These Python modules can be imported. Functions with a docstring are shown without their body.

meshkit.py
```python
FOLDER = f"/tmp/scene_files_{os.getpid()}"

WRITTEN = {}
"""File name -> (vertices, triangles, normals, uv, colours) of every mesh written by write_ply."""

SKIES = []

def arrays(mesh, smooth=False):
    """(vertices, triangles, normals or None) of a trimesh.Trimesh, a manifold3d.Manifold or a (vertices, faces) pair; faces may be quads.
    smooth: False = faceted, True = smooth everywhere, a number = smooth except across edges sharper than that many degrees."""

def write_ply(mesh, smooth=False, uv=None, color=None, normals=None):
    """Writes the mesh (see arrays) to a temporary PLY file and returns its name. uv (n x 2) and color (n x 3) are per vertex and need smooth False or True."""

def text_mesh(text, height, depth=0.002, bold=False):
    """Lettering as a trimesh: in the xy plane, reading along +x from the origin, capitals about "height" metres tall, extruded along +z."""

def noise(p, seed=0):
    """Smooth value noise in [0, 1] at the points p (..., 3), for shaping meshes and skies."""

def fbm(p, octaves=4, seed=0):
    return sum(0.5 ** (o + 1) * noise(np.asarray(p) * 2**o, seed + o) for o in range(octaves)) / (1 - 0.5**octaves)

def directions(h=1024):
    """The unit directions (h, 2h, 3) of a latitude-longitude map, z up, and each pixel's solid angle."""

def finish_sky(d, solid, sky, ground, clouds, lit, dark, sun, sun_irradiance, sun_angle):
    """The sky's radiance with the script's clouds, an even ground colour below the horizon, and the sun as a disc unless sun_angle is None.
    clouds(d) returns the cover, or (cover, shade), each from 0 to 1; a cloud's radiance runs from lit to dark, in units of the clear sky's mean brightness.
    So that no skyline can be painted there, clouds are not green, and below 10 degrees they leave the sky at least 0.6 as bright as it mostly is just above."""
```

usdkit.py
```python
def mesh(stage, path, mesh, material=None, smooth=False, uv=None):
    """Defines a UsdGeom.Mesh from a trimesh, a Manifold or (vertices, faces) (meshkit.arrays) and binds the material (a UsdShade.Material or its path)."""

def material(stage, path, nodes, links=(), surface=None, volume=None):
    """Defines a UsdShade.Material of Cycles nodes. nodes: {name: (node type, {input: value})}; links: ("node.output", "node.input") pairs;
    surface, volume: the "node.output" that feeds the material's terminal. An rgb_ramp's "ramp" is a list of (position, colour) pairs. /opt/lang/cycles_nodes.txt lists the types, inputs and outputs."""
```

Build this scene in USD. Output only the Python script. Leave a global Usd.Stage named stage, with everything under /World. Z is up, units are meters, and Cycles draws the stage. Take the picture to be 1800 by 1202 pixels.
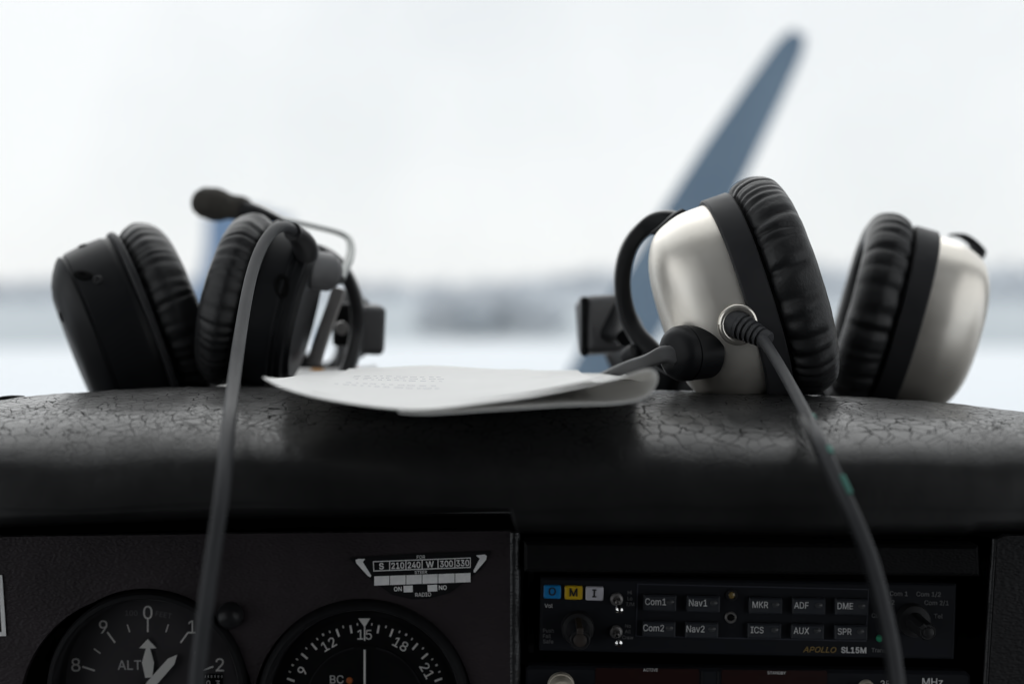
import math, random, numpy as np, trimesh, usdkit, meshkit
from pxr import Usd, UsdGeom, UsdLux, UsdShade, Gf, Sdf, Vt
from shapely.geometry import Polygon, Point, LineString, box as sbox
from shapely import affinity
from shapely.ops import unary_union
from scipy.interpolate import PchipInterpolator, CubicSpline

random.seed(7)
stage = Usd.Stage.CreateInMemory()
UsdGeom.SetStageUpAxis(stage, 'Z'); UsdGeom.SetStageMetersPerUnit(stage, 1)
UsdGeom.Xform.Define(stage, '/World'); UsdGeom.Scope.Define(stage, '/World/Looks')

# ------------------------------------------------------------------ camera, sky, sun
CAM = np.array([0, 0, 1.60]); PITCH = math.radians(1.7); FPX = 2500.0
FWD = np.array([0, math.cos(PITCH), -math.sin(PITCH)]); UP = np.array([0, math.sin(PITCH), math.cos(PITCH)])
cam = UsdGeom.Camera.Define(stage, '/World/camera')
cam.CreateFocalLengthAttr(50.0); cam.CreateHorizontalApertureAttr(36.0); cam.CreateVerticalApertureAttr(24.04)
cam.CreateFStopAttr(4.8); cam.CreateFocusDistanceAttr(0.512); cam.CreateClippingRangeAttr(Gf.Vec2f(0.02, 5000))
cam.CreateExposureAttr(0.0)
m4 = Gf.Matrix4d(1, 0, 0, 0, UP[0], UP[1], UP[2], 0, -FWD[0], -FWD[1], -FWD[2], 0, CAM[0], CAM[1], CAM[2], 1)
UsdGeom.Xformable(cam).AddTransformOp().Set(m4)

SUN_EL, SUN_AZ = math.radians(42), math.radians(-5)      # azimuth from +y (ahead) towards +x
sun_dir = np.array([math.sin(SUN_AZ) * math.cos(SUN_EL), math.cos(SUN_AZ) * math.cos(SUN_EL), math.sin(SUN_EL)])
L = '/World/Looks/'
usdkit.material(stage, L + 'sky_look', {
    'sky': ('sky_texture', {'sky_type': 'single_scattering', 'sun_disc': False, 'sun_elevation': SUN_EL, 'sun_rotation': SUN_AZ}),
    'tc': ('texture_coordinate', {}),
    'n': ('noise_texture', {'scale': 2.6, 'detail': 5.0, 'roughness': 0.55}),
    'r': ('rgb_ramp', {'ramp': [(0.34, (8.75, 9.05, 9.25)), (0.62, (10.2, 10.35, 10.45))]}),
    'm': ('mix_color', {'fac': 0.96, 'use_clamp': False}),
    'bg': ('background_shader', {'strength': 0.1})},
    [('tc.generated', 'n.vector'), ('n.fac', 'r.fac'), ('sky.color', 'm.a'), ('r.color', 'm.b'), ('m.result', 'bg.color')], surface='bg.background')
dome = UsdLux.DomeLight.Define(stage, '/World/sky')
UsdShade.MaterialBindingAPI.Apply(dome.GetPrim()).Bind(UsdShade.Material.Get(stage, L + 'sky_look'))
dome.GetPrim().SetCustomDataByKey('kind', 'structure')
sun = UsdLux.DistantLight.Define(stage, '/World/sun')
sun.CreateIntensityAttr(0.3); sun.CreateAngleAttr(70.0); sun.CreateNormalizeAttr(True); sun.CreateColorAttr(Gf.Vec3f(1, 0.99, 0.975))
zax = Gf.Vec3d(*sun_dir)
rot = Gf.Rotation(Gf.Vec3d(0, 0, 1), zax)
UsdGeom.Xformable(sun).AddTransformOp().Set(Gf.Matrix4d(rot, Gf.Vec3d(0, 0, 0)))

# ------------------------------------------------------------------ helpers
def P(px, py, d):
    """Point at depth d along the view axis seen at pixel (px, py) of the 1800 x 1202 photograph."""
    return CAM + d * (FWD + (px - 900) / FPX * np.array([1, 0, 0]) + (601 - py) / FPX * UP)

def ray(px, py):
    r = FWD + (px - 900) / FPX * np.array([1.0, 0, 0]) + (601 - py) / FPX * UP
    return r / np.linalg.norm(r)

def Q(px, py, y):
    """World (x, z) where pixel (px, py) meets the upright plane at distance y."""
    r = ray(px, py); t = y / r[1]
    return np.array([r[0] * t, CAM[2] + r[2] * t])

def nrm(v):
    v = np.asarray(v, float); return v / np.linalg.norm(v)

used = {}
def numbered(path):
    k = used.get(path, -1) + 1; used[path] = k
    return path if k == 0 else f'{path}_{k:03d}'

origins = {}
def tag(p, label=None, cat=None, group=None, kind=None):
    p = p.GetPrim() if hasattr(p, 'GetPrim') else p
    for k, v in (('label', label), ('category', cat), ('group', group), ('kind', kind)):
        if v: p.SetCustomDataByKey(k, v)
    return p

def thing(name, label, cat, loc=(0, 0, 0), group=None):
    path = numbered('/World/' + name)
    x = UsdGeom.Xform.Define(stage, path); x.AddTranslateOp().Set(Gf.Vec3d(*map(float, loc)))
    origins[path] = np.asarray(loc, float)
    return tag(x, label, cat, group)

def vf(m):
    if hasattr(m, 'vertices'): return np.asarray(m.vertices, float), np.asarray(m.faces, int)
    v, f = np.asarray(m[0], float), np.asarray(m[1], int)
    if f.shape[1] == 4: f = np.vstack([f[:, [0, 1, 2]], f[:, [0, 2, 3]]])
    return v, f

def tm(m):
    v, f = vf(m); return trimesh.Trimesh(v, f, process=False)

def cat(*ms):
    ms = [tm(m) for m in ms]; return trimesh.util.concatenate(ms)

def obj(name, mesh, mat, parent=None, smooth=35, label=None, kind=None):
    """ONE Mesh prim under parent (world coordinates in, parent's local out), or under /World."""
    base = parent.GetPath().pathString if parent else '/World'
    path = numbered(base + '/' + name)
    root = next((r for r in origins if base == r or base.startswith(r + '/')), None)
    v, f = vf(mesh)
    if root: v = v - origins[root]
    p = usdkit.mesh(stage, path, (v, f), L + mat, smooth=smooth).GetPrim()
    if label: p.SetCustomDataByKey('label', label)
    if kind: p.SetCustomDataByKey('kind', kind)
    return p

def spline(pts, n):
    pts = np.asarray(pts, float)
    t = np.r_[0, np.cumsum(np.linalg.norm(np.diff(pts[:, :3], axis=0), axis=1))]
    return CubicSpline(t, pts)(np.linspace(0, t[-1], n))

def tube(pts, r, n=14, cap=True, sub=None):
    """Round tube along pts; r a number or one radius per point."""
    pts = np.asarray(pts, float)
    rr = np.full(len(pts), r) if np.ndim(r) == 0 else np.asarray(r, float)
    if sub:
        a = spline(np.c_[pts, rr], sub); pts, rr = a[:, :3], a[:, 3]
    T = np.gradient(pts, axis=0); T /= np.linalg.norm(T, axis=1)[:, None]
    ref = np.array([0, 0, 1.0]) if abs(T[0][2]) < 0.9 else np.array([1.0, 0, 0])
    A = nrm(np.cross(T[0], ref)); rows = []
    for p, t, q in zip(pts, T, rr):
        A = nrm(A - t * A.dot(t)); B = np.cross(t, A)
        th = np.linspace(0, 2 * np.pi, n, endpoint=False)
        rows.append(p + q * (np.cos(th)[:, None] * A + np.sin(th)[:, None] * B))
    return grid(np.array(rows), wrap=True, cap=cap)

def ribbon(pts, a, b, axis=(0, 1, 0), sub=None, e=3.5, n=20, roll=None):
    """Sweep of a rounded-rectangle section: half-size a across (in the plane normal to axis), b along axis."""
    pts = np.asarray(pts, float)
    aa = np.full(len(pts), a) if np.ndim(a) == 0 else np.asarray(a, float)
    bb = np.full(len(pts), b) if np.ndim(b) == 0 else np.asarray(b, float)
    if sub:
        s = spline(np.c_[pts, aa, bb], sub); pts, aa, bb = s[:, :3], s[:, 3], s[:, 4]
    T = np.gradient(pts, axis=0); T /= np.linalg.norm(T, axis=1)[:, None]
    th = np.linspace(0, 2 * np.pi, n, endpoint=False)
    c, s = np.cos(th), np.sin(th)
    cx, sx = np.sign(c) * abs(c) ** (2 / e), np.sign(s) * abs(s) ** (2 / e)
    rows = []
    for p, t, qa, qb in zip(pts, T, aa, bb):
        N = nrm(np.cross(t, axis)); B = np.cross(N, t)
        rows.append(p + qa * cx[:, None] * N + qb * sx[:, None] * B)
    return grid(np.array(rows), wrap=True, cap=True)

def grid(R, wrap=False, cap=False):
    """Rows x columns of points to a mesh, outward for rows advancing along the axis and columns counter-clockwise."""
    r, c = R.shape[:2]
    v = R.reshape(-1, 3); f = []
    j = np.arange(c if wrap else c - 1); j2 = (j + 1) % c
    for i in range(r - 1):
        a, b = i * c, (i + 1) * c
        f.append(np.stack([a + j, a + j2, b + j2], 1)); f.append(np.stack([a + j, b + j2, b + j], 1))
    f = np.vstack(f)
    if cap:
        v = np.vstack([v, R[0].mean(0), R[-1].mean(0)]); k = r * c
        f = np.vstack([f, np.stack([np.full(len(j), k), j2, j], 1), np.stack([np.full(len(j), k + 1), (r - 1) * c + j, (r - 1) * c + j2], 1)])
    m = trimesh.Trimesh(v, f, process=False)
    if wrap and m.volume < 0: m.invert()
    return m

def lathe(o, d, prof, n=40, up=(0, 0, 1)):
    """Solid of revolution about the line o + t d; prof is (t, r) pairs."""
    d = nrm(d); A = nrm(np.cross(d, up) if abs(np.dot(d, up)) < .95 else np.cross(d, (1, 0, 0))); B = np.cross(d, A)
    th = np.linspace(0, 2 * np.pi, n, endpoint=False)
    R = np.array([np.asarray(o) + t * d + max(r, 1e-5) * (np.cos(th)[:, None] * A + np.sin(th)[:, None] * B) for t, r in prof])
    return grid(R, wrap=True, cap=True)

def bx(lo, hi):
    m = trimesh.creation.box(np.abs(np.subtract(hi, lo))); m.apply_translation((np.add(lo, hi)) / 2); return m

def rbox(c, size, r=0.003, ax=None):
    """Rounded box as the hull of spheres; ax = 3x3 rows of axes."""
    s = trimesh.creation.icosphere(2, r); h = np.asarray(size) / 2 - r; pts = []
    for k in np.ndindex(2, 2, 2): pts.append(s.vertices + h * (np.array(k) * 2 - 1))
    m = trimesh.convex.convex_hull(np.vstack(pts)); v = np.array(m.vertices)
    if ax is not None: v = v @ np.asarray(ax)
    return trimesh.Trimesh(v + np.asarray(c), m.faces, process=False)

def hit(mesh, px, py):
    """First point of mesh and its outward normal along the ray through a pixel."""
    v, f = vf(mesh); o, d = CAM, ray(px, py)
    a, b, c = v[f[:, 0]], v[f[:, 1]], v[f[:, 2]]
    e1, e2 = b - a, c - a; h = np.cross(d, e2); det = (e1 * h).sum(1); ok = abs(det) > 1e-14
    inv = np.where(ok, 1 / np.where(ok, det, 1), 0); s = o - a; u = (s * h).sum(1) * inv; q = np.cross(s, e1)
    w = (q @ d) * inv; t = (e2 * q).sum(1) * inv
    good = ok & (u >= -1e-6) & (w >= -1e-6) & (u + w <= 1 + 1e-6) & (t > 0)
    if not good.any(): return None
    i = np.where(good)[0][np.argmin(t[good])]
    n = nrm(np.cross(e1[i], e2[i]))
    return o + t[i] * d, (n if n @ d < 0 else -n)

# flat pieces on the panel, given in photograph pixels
def mapped(poly, y):
    def ring(r): return [tuple(Q(a, b, y)) for a, b in np.asarray(r.coords)[:, :2]]
    polys = getattr(poly, 'geoms', [poly]); out = []
    for g in polys:
        if g.is_empty or g.area < 1e-6: continue
        out.append(Polygon(ring(g.exterior), [ring(i) for i in g.interiors]))
    return out

def up_right(m, y):
    v, f = vf(m); return trimesh.Trimesh(np.c_[v[:, 0], y - v[:, 2], v[:, 1]], f, process=False)

def flat(poly, y, t):
    """Extrudes a pixel polygon from the plane y towards the viewer by t."""
    return cat(*[up_right(trimesh.creation.extrude_polygon(g, t, engine='earcut'), y) for g in mapped(poly, y)])

def key(poly, y, t, c=0.0005):
    """A convex plate with chamfered front edges."""
    g = mapped(poly, y)[0]; o = np.asarray(g.exterior.coords); i = np.asarray(g.buffer(-c).exterior.coords)
    pts = np.vstack([np.c_[o[:, 0], np.full(len(o), y), o[:, 1]], np.c_[o[:, 0], np.full(len(o), y - t + c), o[:, 1]], np.c_[i[:, 0], np.full(len(i), y - t), i[:, 1]]])
    return trimesh.convex.convex_hull(pts)

def quad(x0, y0, x1, y1, tilt=0.0, r=2.0):
    p = sbox(x0, y0, x1, y1)
    p = p.buffer(-r).buffer(r, quad_segs=4) if r else p
    return affinity.rotate(p, tilt, origin='center')

def text(s, px, py, h, y, anchor='l', tilt=0.0, bold=False, shear=0.0, t=0.00025, sx=1.0):
    """Lettering on the plane y: pixel position of the baseline (left, middle or right end), capital height in pixels, tilt in degrees clockwise."""
    k = y / FPX; m = meshkit.text_mesh(s, h * k, t, bold); v = np.array(m.vertices)
    x0, x1 = v[:, 0].min(), v[:, 0].max()
    v[:, 0] -= {'l': x0, 'm': (x0 + x1) / 2, 'r': x1}[anchor]
    v[:, 0] = v[:, 0] * sx + shear * v[:, 1]
    a = -math.radians(tilt); c, n = math.cos(a), math.sin(a)
    X, Z = v[:, 0] * c - v[:, 1] * n, v[:, 0] * n + v[:, 1] * c
    q = Q(px, py, y)
    return trimesh.Trimesh(np.c_[X + q[0], y - v[:, 2], Z + q[1]], m.faces, process=False)

# ------------------------------------------------------------------ materials
def mat(name, color, rough=0.5, metal=0.0, bump=None, spec=0.5, var=None, coat=0.0, sheen=0.0, extra=None):
    """Principled material; bump = (scale, strength, distance, detail); var = (scale, colour 2)."""
    n = {'p': ('principled_bsdf', {'base_color': color, 'roughness': rough, 'metallic': metal, 'specular_ior_level': spec, 'coat_weight': coat, 'sheen_weight': sheen, **(extra or {})}), 'tc': ('texture_coordinate', {})}
    l = []
    if bump:
        n['n'] = ('noise_texture', {'scale': bump[0], 'detail': bump[3] if len(bump) > 3 else 3.0, 'roughness': 0.6})
        n['b'] = ('bump', {'strength': bump[1], 'distance': bump[2]})
        l += [('tc.object', 'n.vector'), ('n.fac', 'b.height'), ('b.normal', 'p.normal')]
    if var:
        n['vn'] = ('noise_texture', {'scale': var[0], 'detail': 4.0})
        n['vr'] = ('rgb_ramp', {'ramp': [(0.35, color), (0.65, var[1])]})
        l += [('tc.object', 'vn.vector'), ('vn.fac', 'vr.fac'), ('vr.color', 'p.base_color')]
        if len(var) > 2:
            n['rr'] = ('map_range', {'from_min': .3, 'from_max': .7, 'to_min': rough - var[2], 'to_max': rough + var[2]})
            l += [('vn.fac', 'rr.value'), ('rr.result', 'p.roughness')]
    usdkit.material(stage, L + name, n, l, surface='p.BSDF')

# cracked vinyl: two sizes of crack cells, bent by noise
usdkit.material(stage, L + 'cracked_vinyl', {
    'tc': ('texture_coordinate', {}),
    'dn': ('noise_texture', {'scale': 70.0, 'detail': 4.0}),
    'dv': ('vector_math', {'math_type': 'multiply_add', 'vector2': (0.011, 0.011, 0.011)}),
    'v1': ('voronoi_texture', {'feature': 'distance_to_edge', 'scale': 185.0}),
    'v2': ('voronoi_texture', {'feature': 'distance_to_edge', 'scale': 400.0}),
    'wn': ('noise_texture', {'scale': 38.0, 'detail': 3.0}),
    'w1': ('map_range', {'from_min': 0.38, 'from_max': 0.68, 'to_min': 0.022, 'to_max': 0.07, 'clamp': True}),
    'r1': ('map_range', {'range_type': 'smoothstep', 'from_min': 0.008, 'clamp': True}),
    'r2': ('map_range', {'range_type': 'smoothstep', 'from_min': 0.0, 'from_max': 0.075, 'clamp': True}),
    'pn': ('noise_texture', {'scale': 24.0, 'detail': 3.0}),
    'pm': ('map_range', {'from_min': 0.40, 'from_max': 0.62, 'clamp': True}),
    'k2': ('mix_float', {'b': 1.0}),
    'k0': ('math', {'math_type': 'multiply'}),
    'sx': ('separate_xyz', {}),
    'fy': ('map_range', {'from_min': -.0575, 'from_max': -.040, 'to_min': 0.04, 'clamp': True}),
    'k': ('mix_float', {'a': 1.0}),
    'gn': ('noise_texture', {'scale': 1100.0, 'detail': 3.0}),
    'gm': ('math', {'math_type': 'multiply', 'value2': 0.13}),
    'h': ('math', {'math_type': 'add'}),
    'b': ('bump', {'strength': 0.55, 'distance': 0.0004}),
    'c': ('mix_color', {'a': (0.001, 0.001, 0.001), 'b': (0.0026, 0.0027, 0.0028)}),
    'sp': ('map_range', {'to_min': 0.0, 'to_max': 0.52}),
    'rr': ('map_range', {'from_min': .3, 'from_max': .7, 'to_min': .29, 'to_max': .38}),
    'p': ('principled_bsdf', {'roughness': 0.4})},
    [('tc.object', 'dn.vector'), ('dn.color', 'dv.vector1'), ('tc.object', 'dv.vector3'), ('dv.vector', 'v1.vector'), ('dv.vector', 'v2.vector'),
     ('tc.object', 'wn.vector'), ('wn.fac', 'w1.value'), ('w1.result', 'r1.from_max'),
     ('v1.distance', 'r1.value'), ('v2.distance', 'r2.value'), ('tc.object', 'pn.vector'), ('pn.fac', 'pm.value'), ('pm.result', 'k2.fac'), ('r2.result', 'k2.a'),
     ('r1.result', 'k0.value1'), ('k2.result', 'k0.value2'), ('k0.value', 'k.b'), ('tc.object', 'sx.vector'), ('sx.y', 'fy.value'), ('fy.result', 'k.fac'), ('tc.object', 'gn.vector'), ('gn.fac', 'gm.value1'), ('k.result', 'h.value1'), ('gm.value', 'h.value2'),
     ('h.value', 'b.height'), ('b.normal', 'p.normal'), ('k.result', 'c.fac'), ('c.result', 'p.base_color'), ('k.result', 'sp.value'), ('sp.result', 'p.specular_ior_level'),
     ('wn.fac', 'rr.value'), ('rr.result', 'p.roughness')], surface='p.BSDF')

# moulded leather grain for the panel plates
def grain(name, color, rough=0.5, scale=900.0, strength=0.5, spec=0.3):
    usdkit.material(stage, L + name, {
        'tc': ('texture_coordinate', {}),
        'mp': ('mapping', {'rotation': (0, 0.5, 0), 'scale': (1.0, 1.0, 1.7)}),
        'v': ('voronoi_texture', {'feature': 'smooth_f1', 'scale': scale}),
        'n': ('noise_texture', {'scale': 40.0, 'detail': 4.0}),
        'c': ('rgb_ramp', {'ramp': [(0.35, [x * .8 for x in color]), (0.65, [x * 1.15 for x in color])]}),
        'b': ('bump', {'strength': strength, 'distance': 0.0004}),
        'p': ('principled_bsdf', {'roughness': rough, 'specular_ior_level': spec})},
        [('tc.object', 'mp.vector'), ('mp.vector', 'v.vector'), ('v.distance', 'b.height'), ('b.normal', 'p.normal'), ('tc.object', 'n.vector'), ('n.fac', 'c.fac'), ('c.color', 'p.base_color')], surface='p.BSDF')
grain('panel_grain', (0.027, 0.0212, 0.0240), 0.48, 800.0, 0.6, 0.25)
grain('side_grain', (0.012, 0.0115, 0.0125), 0.5, 700.0, 0.6, 0.25)
grain('edge_grain', (0.015, 0.0155, 0.0165), 0.35, 700.0, 0.6, 0.5)
grain('trim_grain', (0.006, 0.006, 0.0065), 0.55, 800.0, 0.6, 0.15)
# soft protein leather of the cushions
mat('cushion_leather', (0.007, 0.0072, 0.008), 0.42, bump=(900, 0.35, 0.0005, 4.0), var=(70, (0.0105, 0.0108, 0.0116), 0.06), spec=0.42)
mat('matte_black', (0.0045, 0.005, 0.006), 0.42, bump=(2500, 0.12, 0.0002), var=(60, (0.0065, 0.007, 0.008), 0.05), spec=0.2)
mat('rim_plastic', (0.018, 0.0185, 0.0205), 0.5, bump=(3000, 0.12, 0.0002), var=(90, (0.023, 0.023, 0.025), 0.06), spec=0.25)
mat('black_plastic', (0.012, 0.012, 0.013), 0.42, var=(80, (0.016, 0.016, 0.017), 0.06), spec=0.25)
mat('deep_black', (0.004, 0.004, 0.004), 0.7, spec=0.05)
mat('case_black', (0.010, 0.010, 0.011), 0.6, bump=(1800, 0.3, 0.0003), spec=0.12)
mat('grey_plastic', (0.05, 0.051, 0.053), 0.5, bump=(1500, 0.15, 0.0003), var=(50, (0.062, 0.062, 0.064), 0.05), spec=0.3)
mat('grey_rubber', (0.024, 0.0255, 0.028), 0.55, bump=(1200, 0.2, 0.0003), var=(60, (0.032, 0.033, 0.036), 0.06), spec=0.3)
mat('dark_rubber', (0.032, 0.033, 0.036), 0.5, bump=(1200, 0.2, 0.0003), var=(60, (0.042, 0.043, 0.046), 0.06), spec=0.3)
mat('green_wire', (0.04, 0.17, 0.135), 0.5)
mat('champagne', (0.80, 0.755, 0.68), 0.36, metal=0.88, bump=(5000, 0.12, 0.0002), var=(30, (0.75, 0.72, 0.665), 0.05))
mat('silver_trim', (0.80, 0.76, 0.69), 0.22, metal=0.9, bump=(1500, 0.05, 0.0002))
mat('brushed_arm', (0.24, 0.23, 0.225), 0.38, metal=0.7)
mat('knob_grey', (0.085, 0.085, 0.09), 0.45, var=(50, (0.12, 0.12, 0.123), 0.05))
mat('steel_wire', (0.16, 0.17, 0.165), 0.38, metal=0.8)
mat('chrome', (0.75, 0.74, 0.72), 0.12, metal=1.0)
mat('foam', (0.055, 0.05, 0.042), 0.95, bump=(900, 0.8, 0.0012), var=(300, (0.035, 0.032, 0.027)))
mat('mesh_fabric', (0.02, 0.02, 0.02), 0.95, spec=0.05)
mat('white_print', (0.85, 0.85, 0.83), 0.6)
mat('placard_white', (0.93, 0.92, 0.91), 0.6, var=(500, (0.82, 0.82, 0.82)))
mat('grey_print', (0.66, 0.66, 0.66), 0.6)
mat('dim_print', (0.15, 0.15, 0.155), 0.6)
mat('gold_print', (0.26, 0.17, 0.045), 0.5)
mat('line_print', (0.022, 0.024, 0.036), 0.5)
mat('radio_face', (0.011, 0.012, 0.015), 0.5, bump=(2600, 0.2, 0.0002), spec=0.12)
mat('button_face', (0.024, 0.027, 0.033), 0.45, var=(200, (0.028, 0.03, 0.036), 0.05), spec=0.25)
mat('led_lens', (0.05, 0.052, 0.055), 0.3)
mat('blue_key', (0.006, 0.20, 0.50), 0.4)
mat('yellow_key', (0.62, 0.40, 0.012), 0.4)
mat('white_key', (0.56, 0.55, 0.60), 0.4)
mat('key_ink', (0.01, 0.01, 0.012), 0.5)
mat('amber_lens', (0.20, 0.14, 0.05), 0.15)
mat('orange_lamp', (0.55, 0.13, 0.02), 0.3)
mat('green_lamp', (0.02, 0.32, 0.16), 0.3)
mat('red_display', (0.011, 0.0028, 0.0024), 0.3)
mat('cream_knob', (0.62, 0.56, 0.46), 0.45, var=(120, (0.56, 0.51, 0.42)))
mat('brown_knob', (0.035, 0.028, 0.024), 0.5, spec=0.25)
mat('knob_dark', (0.015, 0.015, 0.016), 0.45, spec=0.25)
mat('dial_black', (0.012, 0.012, 0.013), 0.65, spec=0.05)
mat('altimeter_face_glare', (0.050, 0.047, 0.051), 0.6, var=(45, (0.062, 0.058, 0.063)), spec=0.2)  # face colour lightened to stand in for reflection on the glass
mat('dial_inner', (0.010, 0.010, 0.011), 0.55, spec=0.05)
mat('needle_white', (0.92, 0.91, 0.88), 0.6)
usdkit.material(stage, L + 'paper', {
    'tc': ('texture_coordinate', {}), 'n': ('noise_texture', {'scale': 40.0, 'detail': 4.0}),
    'r': ('rgb_ramp', {'ramp': [(0.35, (0.95, 0.95, 0.94)), (0.65, (0.92, 0.92, 0.91))]}),
    'fn': ('noise_texture', {'scale': 300.0, 'detail': 3.0}), 'b': ('bump', {'strength': 0.12, 'distance': 0.0004}),
    'p': ('principled_bsdf', {'roughness': 0.7, 'specular_ior_level': 0.3}), 't': ('translucent_bsdf', {'color': (0.90, 0.885, 0.86)}), 'm': ('mix_closure', {'fac': 0.22})},
    [('tc.object', 'n.vector'), ('n.fac', 'r.fac'), ('r.color', 'p.base_color'), ('tc.object', 'fn.vector'), ('fn.fac', 'b.height'), ('b.normal', 'p.normal'), ('p.BSDF', 'm.closure1'), ('t.BSDF', 'm.closure2')], surface='m.closure')
mat('paper_ink', (0.30, 0.31, 0.33), 0.7)
mat('paper_ink_pale', (0.60, 0.60, 0.62), 0.7)
mat('patch_orange', (0.55, 0.26, 0.06), 0.6)
mat('patch_blue', (0.03, 0.07, 0.20), 0.6)
mat('patch_pink', (0.72, 0.25, 0.24), 0.6)
mat('blade_paint', (0.076, 0.122, 0.178), 0.36, var=(6, (0.096, 0.148, 0.205), 0.06))
mat('fin_paint', (0.11, 0.18, 0.29), 0.5, var=(3, (0.12, 0.19, 0.30)))
mat('snow', (0.80, 0.825, 0.85), 0.8, bump=(1.2, 0.4, 0.08, 5.0), var=(0.05, (0.74, 0.775, 0.81)), spec=0.0)
mat('lake_ice', (0.44, 0.48, 0.51), 0.6, bump=(0.8, 0.3, 0.05, 4.0), var=(0.03, (0.56, 0.60, 0.625)), spec=0.0)
mat('hazed_hill_wood', (0.39, 0.43, 0.475), 0.9, var=(0.02, (0.46, 0.495, 0.535)))  # ridge colour raised in place of distant haze
mat('hazed_bush', (0.58, 0.62, 0.66), 0.9, var=(0.3, (0.66, 0.675, 0.70)))  # pale tone carries the haze over the far woods
mat('cowl_paint', (0.78, 0.79, 0.80), 0.3)
mat('dark_blocker', (0.025, 0.025, 0.027), 0.9, spec=0.1)  # unseen cabin surfaces, kept dark to cut reflections on the ledge
mat('cabin_lining', (0.22, 0.22, 0.225), 0.85)
usdkit.material(stage, L + 'windscreen_clear', {
    'f': ('fresnel', {'IOR': 1.2}), 't': ('transparent_bsdf', {'color': (0.985, 0.99, 0.99)}), 'g': ('glossy_bsdf', {'color': (1, 1, 1), 'roughness': 0.02}), 'm': ('mix_closure', {})},
    [('f.fac', 'm.fac'), ('t.BSDF', 'm.closure1'), ('g.BSDF', 'm.closure2')], surface='m.closure')
usdkit.material(stage, L + 'dial_glass', {
    'f': ('fresnel', {'IOR': 1.22}), 't': ('transparent_bsdf', {'color': (0.98, 0.98, 0.98)}), 'g': ('glossy_bsdf', {'color': (1, 1, 1), 'roughness': 0.08}), 'm': ('mix_closure', {})},
    [('f.fac', 'm.fac'), ('t.BSDF', 'm.closure1'), ('g.BSDF', 'm.closure2')], surface='m.closure')

usdkit.material(stage, L + 'bright_glass', {
    'f': ('fresnel', {'IOR': 1.3}), 't': ('transparent_bsdf', {'color': (0.98, 0.98, 0.98)}), 'g': ('glossy_bsdf', {'color': (1, 1, 1), 'roughness': 0.12}), 'm': ('mix_closure', {})},
    [('f.fac', 'm.fac'), ('t.BSDF', 'm.closure1'), ('g.BSDF', 'm.closure2')], surface='m.closure')

# ------------------------------------------------------------------ outdoors
th = np.linspace(0, 2 * np.pi, 65)[:-1]
rad = [0.01, 4, 10, 25, 50, 100, 300, 900, 3000]
R = np.array([[[r * math.sin(a), r * math.cos(a), 0] for a in th] for r in rad])
g = grid(R, wrap=True)
v, f = vf(g)
if np.cross(v[f[0, 1]] - v[f[0, 0]], v[f[0, 2]] - v[f[0, 0]])[2] < 0: f = f[:, ::-1]
obj('snow_ground', (v, f), 'snow', kind='structure')
# frozen lake: an irregular sheet far out
edge = [(-420, 46), (-120, 44), (-40, 46), (-16, 48), (-8, 51), (0, 54), (6, 52), (14, 48), (40, 45), (140, 43), (420, 46), (900, 300), (700, 780), (-700, 780), (-900, 300)]
m = trimesh.creation.extrude_polygon(Polygon(edge).buffer(-3).buffer(3), 0.006, engine='earcut'); m.apply_translation((0, 0, 0.004))
obj('frozen_lake', m, 'lake_ice', smooth=False, kind='structure')
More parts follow.
